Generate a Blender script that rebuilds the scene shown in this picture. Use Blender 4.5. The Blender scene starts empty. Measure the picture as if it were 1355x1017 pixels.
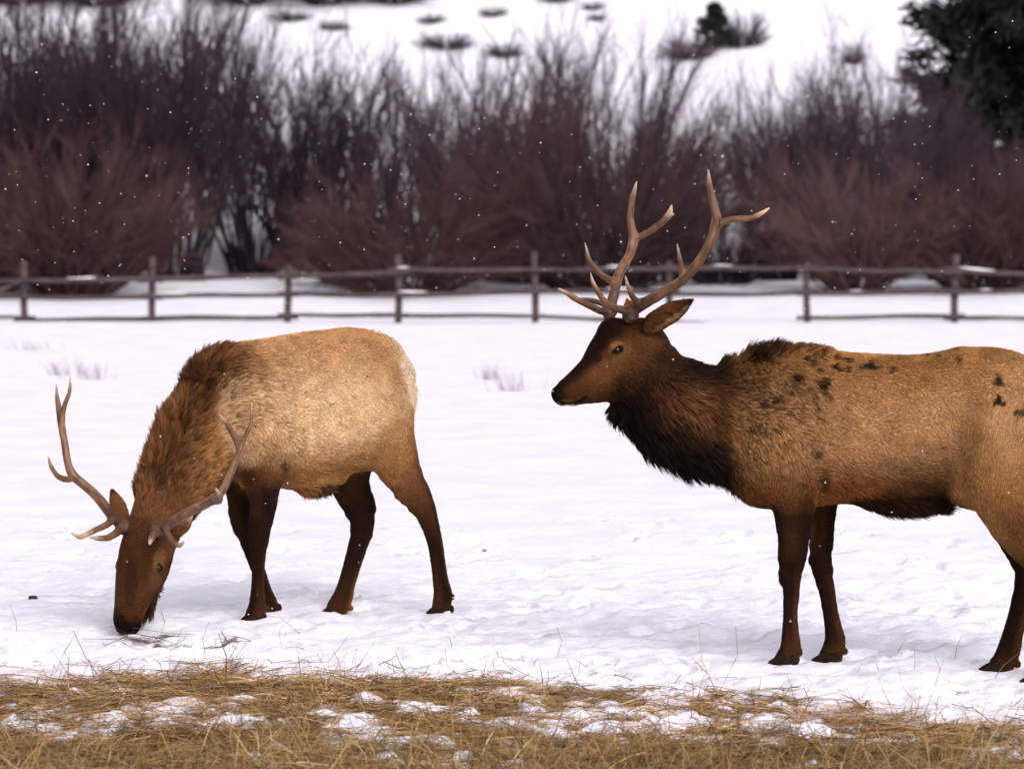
import bpy, math
import numpy as np
from mathutils import Vector, Matrix

# ------------------------------------------------------------------ camera, sky, sun, exposure
SC = bpy.context.scene
COL = SC.collection
F_PX, PW, PH = 4752.0, 1355.0, 1017.0
CAM_Z = 1.95
PITCH = math.atan((PH / 2 - 301.0) / F_PX)
cam_d = bpy.data.cameras.new('camera')
cam = bpy.data.objects.new('camera', cam_d); COL.objects.link(cam)
cam.location = (0, 0, CAM_Z); cam.rotation_euler = (math.radians(90) - PITCH, 0, 0)
cam_d.sensor_width = 36.0; cam_d.lens = 36.0 * F_PX / PW
cam_d.clip_start = 0.5; cam_d.clip_end = 2000
cam_d.dof.use_dof = True; cam_d.dof.focus_distance = 16.4; cam_d.dof.aperture_fstop = 4.0
SC.camera = cam

SUN_EL, SUN_AZ = math.radians(36), math.radians(158)      # azimuth clockwise from +Y (view direction)
world = bpy.data.worlds.new('World'); SC.world = world; world.use_nodes = True
wn, wl = world.node_tree.nodes, world.node_tree.links
sky = wn.new('ShaderNodeTexSky'); sky.sky_type = 'NISHITA'; sky.sun_disc = False
sky.sun_elevation = SUN_EL; sky.sun_rotation = SUN_AZ; sky.dust_density = 3.0; sky.air_density = 1.0
hs = wn.new('ShaderNodeHueSaturation'); hs.inputs['Saturation'].default_value = 0.22
tint = wn.new('ShaderNodeMix'); tint.data_type = 'RGBA'; tint.blend_type = 'MULTIPLY'; tint.inputs[0].default_value = 1
tint.inputs[7].default_value = (1.0, 0.95, 1.03, 1)
bg = wn['Background']; bg.inputs['Strength'].default_value = 0.145
wl.new(sky.outputs[0], hs.inputs['Color']); wl.new(hs.outputs[0], tint.inputs[6]); wl.new(tint.outputs[2], bg.inputs['Color'])
sun_d = bpy.data.lights.new('sun', 'SUN'); sun_d.energy = 1.05; sun_d.angle = math.radians(50); sun_d.color = (1, 0.95, 0.88)
sun = bpy.data.objects.new('sun', sun_d); COL.objects.link(sun)
sdir = Vector((math.sin(SUN_AZ) * math.cos(SUN_EL), math.cos(SUN_AZ) * math.cos(SUN_EL), math.sin(SUN_EL)))
sun.rotation_euler = sdir.to_track_quat('Z', 'Y').to_euler()
SC.view_settings.view_transform = 'Standard'; SC.view_settings.look = 'None'
SC.view_settings.exposure = 0.46; SC.view_settings.gamma = 1.0; SC.view_settings.use_curve_mapping = False
SC.render.engine = 'CYCLES'
SC.cycles.use_denoising = True; SC.cycles.use_adaptive_sampling = False; SC.cycles.max_bounces = 6; SC.cycles.diffuse_bounces = 3; SC.cycles.glossy_bounces = 2; SC.cycles.transmission_bounces = 2
SC.cycles.transparent_max_bounces = 4; SC.cycles.caustics_reflective = False; SC.cycles.caustics_refractive = False

# ------------------------------------------------------------------ helpers
_R = np.array(cam.rotation_euler.to_matrix())
CAM = np.array([0, 0, CAM_Z])
def ray(px, py):
    d = _R @ np.array([(px - PW / 2) / F_PX, -(py - PH / 2) / F_PX, -1.0])
    return d
def at(px, py, Y):
    d = ray(px, py)
    return CAM + d * (Y / d[1])
def M(Y): return Y / F_PX          # metres per photo pixel at depth Y

def hash3(i, j, k, seed=0):
    h = (i * 374761393 + j * 668265263 + k * 2147483647 + seed * 1274126177) & 0xffffffff
    h = ((h ^ (h >> 13)) * 1274126177) & 0xffffffff
    h = ((h ^ (h >> 16)) * 2246822519) & 0xffffffff
    h = h ^ (h >> 15)
    return (h & 0xffffff) / float(0xffffff)
def vnoise(P, seed=0):
    P = np.asarray(P, float); I = np.floor(P).astype(np.int64); f = P - I
    f = f * f * f * (f * (f * 6 - 15) + 10)
    r = 0
    for a in (0, 1):
        wa = f[:, 0] if a else 1 - f[:, 0]
        for b in (0, 1):
            wb = f[:, 1] if b else 1 - f[:, 1]
            for c in (0, 1):
                wc = f[:, 2] if c else 1 - f[:, 2]
                r = r + wa * wb * wc * hash3(I[:, 0] + a, I[:, 1] + b, I[:, 2] + c, seed)
    return r * 2 - 1
def noise2(x, y, s, seed=0, oc=1):
    r = 0; amp = 1; tot = 0
    for o in range(oc):
        P = np.stack([x / s + 17.3 * seed, y / s - 5.7 * seed, np.zeros_like(x) + o * 3.1], 1)
        r = r + amp * vnoise(P, seed + o); tot += amp; amp *= .5; s *= .5
    return r / tot
def sstep(a, b, x):
    t = np.clip((x - a) / (b - a), 0, 1); return t * t * (3 - 2 * t)

def fmesh(name, V, Fc, mat=None, parent=None, smooth=True):
    V = np.asarray(V, np.float32); Fc = np.asarray(Fc, np.int32)
    me = bpy.data.meshes.new(name); n, k = Fc.shape
    me.vertices.add(len(V)); me.vertices.foreach_set('co', V.ravel())
    me.loops.add(n * k); me.loops.foreach_set('vertex_index', Fc.ravel())
    me.polygons.add(n); me.polygons.foreach_set('loop_start', np.arange(0, n * k, k, dtype=np.int32))
    me.update(calc_edges=True)
    me.polygons.foreach_set('use_smooth', np.full(n, smooth))
    if mat: me.materials.append(mat)
    return link(name, me, parent)
def link(name, data, parent=None):
    o = bpy.data.objects.new(name, data); COL.objects.link(o)
    if parent is not None: o.parent = parent
    return o
def empty(name, loc):
    o = bpy.data.objects.new(name, None); COL.objects.link(o); o.location = [float(v) for v in loc]; o.empty_display_size = .2
    return o
def tag(o, label=None, cat=None, group=None, kind=None):
    for k, v in (('label', label), ('category', cat), ('group', group), ('kind', kind)):
        if v: o[k] = v
    return o
def vcol(o, name, C, dom='POINT'):
    a = o.data.attributes.new(name, 'FLOAT_COLOR', dom)
    C = np.asarray(C, np.float32)
    if C.shape[1] == 3: C = np.hstack([C, np.ones((len(C), 1), np.float32)])
    a.data.foreach_set('color', np.ascontiguousarray(C).ravel())
def tubes(P, R, n=4, caps=True):
    """P (N,K,3), R (N,K) -> verts, quads"""
    P = np.asarray(P, float); R = np.asarray(R, float); N, K, _ = P.shape
    T = np.gradient(P, axis=1); T /= np.linalg.norm(T, axis=2, keepdims=True) + 1e-9
    h = np.where(np.abs(T[..., 2:3]) > .9, np.array([1., 0, 0]), np.array([0, 0, 1.]))
    h[:] = h[:, :1]                                   # one reference per tube
    A = np.cross(T, h); A /= np.linalg.norm(A, axis=2, keepdims=True) + 1e-9; B = np.cross(T, A)
    th = np.arange(n) * 2 * math.pi / n
    V = P[:, :, None] + R[:, :, None, None] * (A[:, :, None] * np.cos(th)[None, None, :, None] + B[:, :, None] * np.sin(th)[None, None, :, None])
    idx = np.arange(N * K * n).reshape(N, K, n)
    a = idx[:, :-1]; b = idx[:, 1:]
    Q = np.stack([a, np.roll(a, -1, 2), np.roll(b, -1, 2), b], -1).reshape(-1, 4)
    if caps and n == 4:
        Q = np.vstack([Q, idx[:, 0, ::-1], idx[:, -1]])
    return V.reshape(-1, 3), Q

def nodes(name):
    m = bpy.data.materials.new(name); m.use_nodes = True
    return m, m.node_tree.nodes, m.node_tree.links, m.node_tree.nodes['Principled BSDF']
def mat_noise(name, c1, c2, scale=5, rough=.8, bump=0, detail=4, coord='Object', c3=None, stretch=None, spec=.3, bscale=None):
    m, n, l, b = nodes(name)
    tc = n.new('ShaderNodeTexCoord'); t = n.new('ShaderNodeTexNoise'); r = n.new('ShaderNodeValToRGB')
    src = tc.outputs[coord]
    if stretch:
        mp = n.new('ShaderNodeMapping'); mp.inputs['Scale'].default_value = stretch; l.new(src, mp.inputs[0]); src = mp.outputs[0]
    l.new(src, t.inputs['Vector']); t.inputs['Scale'].default_value = scale; t.inputs['Detail'].default_value = detail
    r.color_ramp.elements[0].color = (*c1, 1); r.color_ramp.elements[1].color = (*c2, 1)
    r.color_ramp.elements[0].position = .3; r.color_ramp.elements[1].position = .7
    if c3: e = r.color_ramp.elements.new(.5); e.color = (*c3, 1)
    l.new(t.outputs[0], r.inputs[0]); l.new(r.outputs[0], b.inputs['Base Color'])
    b.inputs['Roughness'].default_value = rough; b.inputs['Specular IOR Level'].default_value = spec
    if bump:
        bp = n.new('ShaderNodeBump'); bp.inputs['Strength'].default_value = bump; bp.inputs['Distance'].default_value = .02
        if bscale:
            t2 = n.new('ShaderNodeTexNoise'); l.new(src, t2.inputs['Vector']); t2.inputs['Scale'].default_value = bscale; t2.inputs['Detail'].default_value = 5; t = t2
        l.new(t.outputs[0], bp.inputs['Height']); l.new(bp.outputs[0], b.inputs['Normal'])
    return m
def mat_attr(name, attr, rough=.7, spec=.2, var=0.0, vscale=60, bump=0, bscale=80, stretch=None):
    m, n, l, b = nodes(name)
    a = n.new('ShaderNodeAttribute'); a.attribute_name = attr
    out = a.outputs['Color']
    tc = n.new('ShaderNodeTexCoord'); src = tc.outputs['Object']
    if stretch:
        mp = n.new('ShaderNodeMapping'); mp.inputs['Scale'].default_value = stretch; l.new(src, mp.inputs[0]); src = mp.outputs[0]
    if var:
        t = n.new('ShaderNodeTexNoise'); t.inputs['Scale'].default_value = vscale; t.inputs['Detail'].default_value = 4
        l.new(src, t.inputs['Vector'])
        mr = n.new('ShaderNodeMapRange'); mr.inputs['From Min'].default_value = .3; mr.inputs['From Max'].default_value = .7
        mr.inputs['To Min'].default_value = 1 - var; mr.inputs['To Max'].default_value = 1 + var; l.new(t.outputs[0], mr.inputs[0])
        mx = n.new('ShaderNodeVectorMath'); mx.operation = 'SCALE'; l.new(out, mx.inputs[0]); l.new(mr.outputs[0], mx.inputs['Scale']); out = mx.outputs[0]
    l.new(out, b.inputs['Base Color'])
    b.inputs['Roughness'].default_value = rough; b.inputs['Specular IOR Level'].default_value = spec
    if bump:
        t2 = n.new('ShaderNodeTexNoise'); t2.inputs['Scale'].default_value = bscale; t2.inputs['Detail'].default_value = 5; l.new(src, t2.inputs['Vector'])
        bp = n.new('ShaderNodeBump'); bp.inputs['Strength'].default_value = bump; bp.inputs['Distance'].default_value = .006
        l.new(t2.outputs[0], bp.inputs['Height']); l.new(bp.outputs[0], b.inputs['Normal'])
    return m
RNG = np.random.default_rng(7)

# ------------------------------------------------------------------ ground: snow field and hill
HOOF = [  # photo x, photo y of the sole, depth
 (1038, 881, 15.88), (1095, 878, 16.08), (1317, 890, 15.70), (1372, 906, 15.38),
 (336, 824, 17.74), (357, 811, 18.04), (441, 816, 18.14), (583, 814, 18.00), (169, 831, 17.05)]
HOOF_W = np.array([at(*h) for h in HOOF])
DENTS = []
_r = np.random.default_rng(11)
for _ in range(340):
    y = _r.uniform(14.6, 24); x = _r.uniform(-4.2, 4.2) * y / 18
    DENTS.append((x, y, _r.uniform(.035, .075), _r.uniform(.03, .07), _r.uniform(0, 3.1)))
def hay_edge(x, y):
    px = PW / 2 + x / y * F_PX
    e = np.interp(px, [-400, 0, 350, 520, 700, 850, 1000, 1200, 1355, 1700], [15.75, 15.65, 15.75, 15.6, 15.2, 15.15, 14.9, 14.5, 14.3, 13.9])
    return e - .26
def hay_mask(x, y):
    e = hay_edge(x, y)
    n1 = noise2(x, y, .26, 31, 3); n2 = noise2(x, y, .085, 37, 2)
    inside = sstep(.22, -.12, y - e + .55 * noise2(x, y, .35, 33, 3))
    px = PW / 2 + x / y * F_PX
    left = sstep(760, 600, px)
    cl = np.interp(y, [12.9, 13.3, 13.7, 14.0, 14.4, 14.75, 15.2], [1.0, .9, .58, .52, .58, .76, .85])
    cr = np.interp(y, [12.9, 13.3, 13.7, 14.0, 14.4, 14.8, 15.2], [1.0, .9, .58, .52, .52, .56, .60])
    c = cl * left + cr * (1 - left)
    return inside * sstep(-.22, .20, n1 * .55 + n2 * .5 + (c - .5) * .75)
SCRAPE = [(185, 853, .13), (225, 848, .09), (268, 858, .12), (300, 855, .07), (172, 850, .08), (245, 856, .08), (205, 856, .07)]
def scrape(x, y):
    r_ = np.zeros(len(x))
    for (px, py, r) in SCRAPE:
        g = at(px, py, CAM_Z / ((py - 301) / F_PX)); d = np.hypot((x - g[0]), (y - g[1]) / 1.2)
        r_ = np.maximum(r_, sstep(r, r * .2, d + .05 * noise2(x, y, .05, 61, 2)))
    return r_
def terrain(x, y):
    x = np.asarray(x, float); y = np.asarray(y, float)
    z = .6 * sstep(76, 90, y)
    z = z + np.maximum(0, np.minimum(y, 260) - 93) * .205 * sstep(86, 104, y)
    far = sstep(88, 120, y)
    z = z + far * (noise2(x, y, 22, 3, 3) * 1.5 + noise2(x, y, 5, 4, 2) * .25)
    z = z + noise2(x, y, 6, 5, 2) * .05 * sstep(20, 40, y) * (1 - far)
    return z
def ground(x, y):
    x = np.asarray(x, float); y = np.asarray(y, float); shp = x.shape; x = x.ravel(); y = y.ravel()
    z = terrain(x, y)
    near = sstep(34, 20, y); tr = sstep(23, 17.5, y)
    n = y < 36
    zz = np.zeros_like(z); xn, yn = x[n], y[n]
    if n.any():
        a = noise2(xn, yn, .55, 8, 2) * .028 + noise2(xn, yn, .17, 9, 3) * .026 * (.25 + .75 * tr[n])
        b = np.abs(noise2(xn, yn, .24, 10, 3)); a = a + (.5 - b) * .030 * tr[n] + noise2(xn, yn, .075, 12, 2) * .016 * tr[n]
        for (dx, dy, r, dep, th) in DENTS:
            k = (np.abs(xn - dx) < .4) & (np.abs(yn - dy) < .4)
            if k.any():
                u = (xn[k] - dx) * math.cos(th) + (yn[k] - dy) * math.sin(th); v = -(xn[k] - dx) * math.sin(th) + (yn[k] - dy) * math.cos(th)
                q = (u / (1.5 * r)) ** 2 + (v / r) ** 2
                a[k] += -dep * np.exp(-q * q) + .3 * dep * np.exp(-((np.sqrt(q) - 1.5) / .35) ** 2)
        for hi, (hx, hy, hz) in enumerate(HOOF_W):
            hz = hz - .045 if hi == 8 else hz
            q = ((xn - hx) ** 2 + (yn - hy) ** 2)
            w = np.exp(-(q / .13 ** 2) ** 2); a = a * (1 - w) + (hz + .012 + .012 * noise2(xn, yn, .05, 71, 2)) * w
        hm = hay_mask(xn, yn)
        a = a - hm * .02 + (1 - hm) * .018 * sstep(.1, -.5, yn - hay_edge(xn, yn))
        zz[n] = a * near[n]
    return (z + zz).reshape(shp)
def gz(x, y): return float(ground(np.array([x]), np.array([y]))[0])

def build_ground():
    ys = [-60, -30, -10, 0, 5, 8, 10]
    y = 11.0
    while y < 30: ys.append(y); y *= 1.0023
    while y < 420: ys.append(y); y *= 1.012
    ys = np.array(ys); nc = 380
    u = np.linspace(-1, 1, nc); xs = .42 * u + .58 * u ** 5
    W = 5 + .3 * np.abs(ys)
    X = W[:, None] * xs[None]; Y = np.repeat(ys[:, None], nc, 1)
    Z = ground(X, Y)
    V = np.stack([X, Y, Z], -1).reshape(-1, 3)
    i = np.arange(len(ys) * nc).reshape(len(ys), nc)
    Q = np.stack([i[:-1, :-1], i[:-1, 1:], i[1:, 1:], i[1:, :-1]], -1).reshape(-1, 4)
    m, n, l, b = nodes('snow')
    at_ = n.new('ShaderNodeAttribute'); at_.attribute_name = 'cover'
    tc = n.new('ShaderNodeTexCoord')
    t1 = n.new('ShaderNodeTexNoise'); t1.inputs['Scale'].default_value = 1.3; t1.inputs['Detail'].default_value = 6; l.new(tc.outputs['Object'], t1.inputs[0])
    r1 = n.new('ShaderNodeValToRGB'); r1.color_ramp.elements[0].color = (.82, .80, .86, 1); r1.color_ramp.elements[1].color = (.90, .89, .925, 1)
    r1.color_ramp.elements[0].position = .35; r1.color_ramp.elements[1].position = .62; l.new(t1.outputs[0], r1.inputs[0])
    t3 = n.new('ShaderNodeTexNoise'); t3.inputs['Scale'].default_value = 45; t3.inputs['Detail'].default_value = 5; l.new(tc.outputs['Object'], t3.inputs[0])
    r3 = n.new('ShaderNodeValToRGB'); r3.color_ramp.elements[0].color = (.018, .010, .005, 1); r3.color_ramp.elements[1].color = (.13, .07, .022, 1)
    r3.color_ramp.elements[0].position = .35; r3.color_ramp.elements[1].position = .7; l.new(t3.outputs[0], r3.inputs[0])
    mx = n.new('ShaderNodeMix'); mx.data_type = 'RGBA'
    l.new(at_.outputs['Fac'], mx.inputs[0]); l.new(r1.outputs[0], mx.inputs[6]); l.new(r3.outputs[0], mx.inputs[7]); l.new(mx.outputs[2], b.inputs['Base Color'])
    b.inputs['Roughness'].default_value = .75; b.inputs['Specular IOR Level'].default_value = .25
    t2 = n.new('ShaderNodeTexNoise'); t2.inputs['Scale'].default_value = 16; t2.inputs['Detail'].default_value = 9; t2.inputs['Roughness'].default_value = .65
    l.new(tc.outputs['Object'], t2.inputs[0])
    bp = n.new('ShaderNodeBump'); bp.inputs['Strength'].default_value = .5; bp.inputs['Distance'].default_value = .04
    l.new(t2.outputs[0], bp.inputs['Height']); l.new(bp.outputs[0], b.inputs['Normal'])
    o = fmesh('snow_ground', V, Q, m)
    xf, yf = V[:, 0].astype(float), V[:, 1].astype(float)
    cov = np.where(yf < 17, sstep(.55, .95, hay_mask(xf, yf)), 0)
    cov = np.maximum(cov, np.where(yf < 18, sstep(.55, .9, scrape(xf, yf)), 0) * .85)
    vcol(o, 'cover', np.stack([cov] * 3, 1))
    tag(o, kind='structure')
build_ground()

# ------------------------------------------------------------------ post and rail fence
M_WOOD = mat_noise('weathered_wood', (.03, .02, .018), (.11, .08, .07), 3, .9, .4, 6, stretch=(1, 1, 6), bscale=14)
M_RAIL = mat_noise('rail_wood', (.02, .014, .015), (.095, .072, .072), 3, .9, .4, 6, stretch=(.6, 6, 6), bscale=14)
M_SNOW = mat_noise('lying_snow', (.82, .80, .86), (.9, .89, .92), 4, .8, .3, 3, bscale=30)
def build_fence():
    root = empty('rail_fence', (0, 73.5, 0))
    tag(root, 'weathered grey wooden post and rail fence crossing the snow behind both elk', 'fence')
    posts = [(-310, 430, 346), (-140, 429, 345), (33, 429, 346), (202, 428, 341), (381, 427, 352), (527, 426, 338), (708, 428, 334), (885, 427, 346), (1068, 427, 348), (1263, 429, 337), (1430, 429, 342), (1600, 430, 345)]
    rng = np.random.default_rng(5); pts = []
    for i, (px, pb, pt) in enumerate(posts):
        Y = 73.5 + rng.uniform(-.2, .2)
        b = at(px, pb, Y); b[2] = gz(b[0], Y) - .3; t = at(px + rng.uniform(-2, 2), pt, Y)
        K = 9; s = np.linspace(0, 1, K)
        P = b[None] + (t - b)[None] * s[:, None] + np.stack([.012 * np.sin(s * 5 + i), .01 * np.cos(s * 4 + i), 0 * s], 1)
        R = .078 - .008 * s + rng.normal(0, .002, K); R = np.append(R, .001); P = np.vstack([P, P[-1] + [0.01, 0, .012]])
        V, Q = tubes(P[None], R[None], 10)
        fmesh('post', V - np.array(root.location), Q, M_WOOD, root)
        pts.append((px, Y))
    top = [374, 374, 372, 369, 365, 358, 355, 355, 357, 358, 368, 372]
    mid = [393, 393, 393, 392, 390, 388, 384, 387, 387, 386, 386, 388]
    bot = [424, 423, 422, 421, 418, 417.5, 416, 425, 423, 420, 420, 421]
    for lev, ys in enumerate((top, mid, bot)):
        for i in range(len(posts) - 1):
            x0, x1 = pts[i][0], pts[i + 1][0]
            d0, d1 = rng.uniform(-2.5, 2.5), rng.uniform(-2.5, 2.5)
            if lev == 2 and i == 7: d0, d1 = 1, 6
            yo = -.13 if i % 2 else -.17
            A = at(x0 - 14, ys[i] + d0, pts[i][1] + yo); B = at(x1 + 14, ys[i + 1] + d1, pts[i + 1][1] + yo)
            K = 14; s = np.linspace(0, 1, K)
            sag = .03 * rng.uniform(-.6, 1) * np.sin(math.pi * s)
            P = A[None] + (B - A)[None] * s[:, None]; P[:, 2] -= sag + .008 * np.sin(s * 9 + i * 2 + lev)
            r0 = rng.uniform(.048, .062) if lev < 2 else rng.uniform(.044, .054)
            R = r0 * (1 - .22 * (s if i % 2 else 1 - s)) + rng.normal(0, .0016, K)
            V, Q = tubes(P[None], R[None], 8)
            ra = fmesh('rail', V - np.array(root.location), Q, M_RAIL, root)
            if lev == 0 and i in (0, 2, 5, 6, 7, 9, 10) or lev == 1 and i in (1, 3, 5, 6, 8, 9):
                a0 = rng.uniform(0, .6); a1 = a0 + rng.uniform(.15, .4)
                s2 = np.linspace(a0, a1, 16); pc = np.stack([np.interp(s2, s, P[:, c]) for c in range(3)], 1)
                rc = np.interp(s2, s, R) * .5 * np.clip(np.minimum((s2 - a0), (a1 - s2)) * 12, .05, 1) * (1 + .2 * np.sin(s2 * 23 + i))
                pc[:, 2] += np.interp(s2, s, R) * .75
                V, Q = tubes(pc[None], rc[None], 8); fmesh('snow_cap', V - np.array(root.location), Q, M_SNOW, ra)
    # a fallen rail leaning at the left
    P = np.array([at(-30, 396, 73.1), at(0, 384, 73.1), at(28, 372, 73.15)])
    V, Q = tubes(P[None], np.array([[.05, .047, .042]]), 8); fmesh('rail', V - np.array(root.location), Q, M_RAIL, root)
build_fence()

# ------------------------------------------------------------------ shrubs, conifers, sagebrush
def obj_tint_mat(name, base, rough=.9):
    m, n, l, b = nodes(name)
    oi = n.new('ShaderNodeObjectInfo'); tc = n.new('ShaderNodeTexCoord'); t = n.new('ShaderNodeTexNoise'); t.inputs['Scale'].default_value = 1.7
    l.new(tc.outputs['Object'], t.inputs[0])
    mr = n.new('ShaderNodeMapRange'); mr.inputs['To Min'].default_value = .3; mr.inputs['To Max'].default_value = 1.8; l.new(t.outputs[0], mr.inputs[0])
    mx = n.new('ShaderNodeVectorMath'); mx.operation = 'MULTIPLY'; mx.inputs[1].default_value = base; l.new(oi.outputs['Color'], mx.inputs[0])
    m2 = n.new('ShaderNodeVectorMath'); m2.operation = 'SCALE'; l.new(mx.outputs[0], m2.inputs[0]); l.new(mr.outputs[0], m2.inputs['Scale'])
    l.new(m2.outputs[0], b.inputs['Base Color']); b.inputs['Roughness'].default_value = rough; b.inputs['Specular IOR Level'].default_value = .15
    return m
M_STEM = obj_tint_mat('willow_bark', (.5, .5, .55)); M_TWIG = obj_tint_mat('willow_twig', (1.15, 1.1, 1.15))
def grow(rng, base, dirs, L, K, curl, up):
    """paths from base points; returns (N,K,3)"""
    N = len(base); P = np.zeros((N, K, 3)); P[:, 0] = base; d = dirs / np.linalg.norm(dirs, axis=1, keepdims=True)
    w = rng.normal(0, 1, (N, 3)) * curl
    for k in range(1, K):
        P[:, k] = P[:, k - 1] + d * (L / (K - 1))[:, None]
        d = d + w * .3 + rng.normal(0, curl, (N, 3)); d[:, 2] += up; d /= np.linalg.norm(d, axis=1, keepdims=True)
    return P
def pick(rng, P, n, lo, hi):
    N, K, _ = P.shape; i = np.repeat(np.arange(N), n); t = rng.uniform(lo, hi, N * n) * (K - 1); k = np.minimum(t.astype(int), K - 2); f = (t - k)[:, None]
    p = P[i, k] * (1 - f) + P[i, k + 1] * f; d = P[i, k + 1] - P[i, k]; d /= np.linalg.norm(d, axis=1, keepdims=True)
    return p, d, t / (K - 1)
def shrub_meshes(seed, ns, spread, H, upb, nb, nt, dome):
    rng = np.random.default_rng(seed)
    a = rng.uniform(0, 2 * math.pi, ns); r = np.sqrt(rng.uniform(0, 1, ns)) * .45
    base = np.stack([r * np.cos(a), r * np.sin(a), np.full(ns, -.15)], 1)
    tilt = spread * np.sqrt(rng.uniform(0.02, 1, ns)); a2 = a + rng.normal(0, .5, ns)
    d = np.stack([np.sin(tilt) * np.cos(a2), np.sin(tilt) * np.sin(a2), np.cos(tilt)], 1)
    L = H * rng.uniform(.6, 1.0, ns) * (1 - dome * (tilt / spread) * .35)
    S = grow(rng, base, d, L, 8, .06, upb)
    R = (.036 * rng.uniform(.5, 1.4, ns))[:, None] * np.linspace(1, .25, 8)[None]
    V1, Q1 = tubes(S, R, 4)
    p, dd, t = pick(rng, S, nb, .2, .98)
    dd = dd + rng.normal(0, .26, dd.shape); Lb = H * rng.uniform(.14, .36, len(p)) * (1.15 - .55 * t)
    B = grow(rng, p, dd, Lb, 5, .08, upb * .8 + .02)
    V2, Q2 = tubes(B, np.full(len(p), .0085)[:, None] * np.linspace(1, .4, 5)[None], 3, False)
    p, dd, t = pick(rng, B, nt, .15, 1)
    dd = dd + rng.normal(0, .30, dd.shape); Lt = H * rng.uniform(.06, .16, len(p))
    Tw = grow(rng, p, dd, Lt, 3, .1, upb + .03)
    V3, Q3 = tubes(Tw, np.full(len(p), .0052)[:, None] * np.linspace(1, .5, 3)[None], 3, False)
    tri = lambda Q: Q
    stems = (V1, Q1)
    twigs = (np.vstack([V2, V3]), np.vstack([Q2, Q3 + len(V2)]))
    return stems, twigs
PROTO = {}
for k, a in {'tall': (1, 54, .46, 5.2, .03, 9, 5, .3), 'tall2': (2, 48, .60, 5.0, .03, 9, 5, .4), 'round': (3, 95, 1.05, 3.4, -.005, 9, 6, .35),
             'round2': (4, 90, 1.2, 3.0, -.01, 9, 6, .3), 'sparse': (5, 30, .5, 4.6, .04, 7, 5, .3)}.items():
    (V1, Q1), (V2, Q2) = shrub_meshes(*a)
    s = fmesh('stems', V1, Q1, M_STEM); t = fmesh('twigs', V2, Q2, M_TWIG); PROTO[k] = (s.data, t.data, a[3])
    bpy.data.objects.remove(s); bpy.data.objects.remove(t)
def shrub(kind, px, py_top, Y, wide, tint, label, rz, group='bare willow shrubs behind the fence', name='willow_shrub'):
    X = at(px, 300, Y)[0]; z = gz(X, Y)
    ztop = at(px, py_top, Y)[2]; h = max(.6, ztop - z); sc = h / (PROTO[kind][2] * .84)
    e = empty(name, (X, Y, z)); e.scale = (sc * wide, sc * wide, sc); e.rotation_euler = (0, 0, rz)
    tag(e, label, 'shrub', group)
    for nm, d in (('stems', PROTO[kind][0]), ('twigs', PROTO[kind][1])):
        o = link(nm, d, e); o.color = (*tint, 1)
PUR, RED, BRN, GRY = (.036, .023, .032), (.070, .037, .033), (.050, .029, .027), (.058, .040, .053)
SHRUBS = [
 # kind, px, top y, Y, width, tint, label
 ('round', 95, 168, 84.0, 1.0, RED, 'rounded reddish brown bare willow shrub behind the fence at far left'),
 ('round2', -35, 190, 85.5, 1.0, BRN, 'dark brown bare shrub cut off by the left edge, behind the fence'),
 ('round2', 535, 222, 84.5, 1.15, RED, 'low reddish brown spreading shrub behind the fence above the pale rump'),
 ('round', 455, 262, 88.0, .9, BRN, 'low brown shrub just right of the bright snow gap'),
 ('tall', 45, 22, 92.0, 1.0, PUR, 'tall dark purple willow rising above the reddish shrub at far left'),
 ('tall2', -60, 60, 93.0, 1.0, PUR, 'tall dark willow at the left picture edge, behind the brown shrub'),
 ('tall', 140, 30, 94.0, 1.0, PUR, 'dense dark willow right behind the reddish shrub, upper left'),
 ('tall', 232, 5, 90.5, .95, PUR, 'tallest dark willow left of the snow gap, stems leaning apart'),
 ('tall2', 335, 40, 95.0, .9, PUR, 'dark willow with fanned stems just above the snow gap'),
 ('sparse', 420, 60, 96.0, 1.1, GRY, 'thin see-through willow on the slope above the low brown shrub'),
 ('sparse', 520, 95, 97.0, 1.1, GRY, 'sparse purple grey willow above the low spreading reddish shrub'),
 ('sparse', 610, 70, 99.0, 1.0, GRY, 'sparse willow against the snow slope, left of the big round shrub'),
 ('tall2', 665, 150, 92.0, .9, GRY, 'greyish willow between the spreading reddish shrub and the big round shrub'),
 ('round', 790, 118, 86.0, 1.05, BRN, 'big rounded purple brown willow behind the standing elk\'s antlers'),
 ('sparse', 720, 38, 100.0, 1.0, GRY, 'thin upright willow poking above the big rounded shrub, on its left'),
 ('sparse', 815, 30, 101.0, .9, GRY, 'thin tall willow poking above the big rounded shrub\'s centre'),
 ('tall2', 880, 150, 91.0, .9, PUR, 'dark willow above the gap between the standing elk\'s two antlers'),
 ('round2', 960, 235, 88.5, .8, PUR, 'low dark shrub above the right antler\'s sideways tine'),
 ('tall', 1030, 125, 93.0, .95, PUR, 'purple willow under the snow slope, right of the antlers'),
 ('tall2', 1100, 95, 91.0, .95, GRY, 'tall grey purple willow with fine upright tops, right of centre slope'),
 ('tall', 1170, 70, 94.0, .95, GRY, 'tall pale stemmed willow just left of the dark pine'),
 ('round', 1130, 205, 84.5, .85, (.095, .052, .047), 'pale reddish fan shaped shrub behind the fence post right of the antlers'),
 ('tall', 1250, 185, 92.0, 1.0, PUR, 'dark willow standing in front of the pine\'s lower left branches'),
 ('round', 1300, 190, 85.0, 1.0, RED, 'reddish brown rounded shrub behind the fence at far right'),
 ('tall2', 1345, 190, 93.0, 1.1, PUR, 'dark purple willow below the pine at the right picture edge'),
 ('round2', 1420, 200, 86.0, 1.0, BRN, 'brown shrub cut off by the right edge, behind the fence'),
]
for i, s in enumerate(SHRUBS): shrub(*s, rz=i * 1.7)
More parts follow.
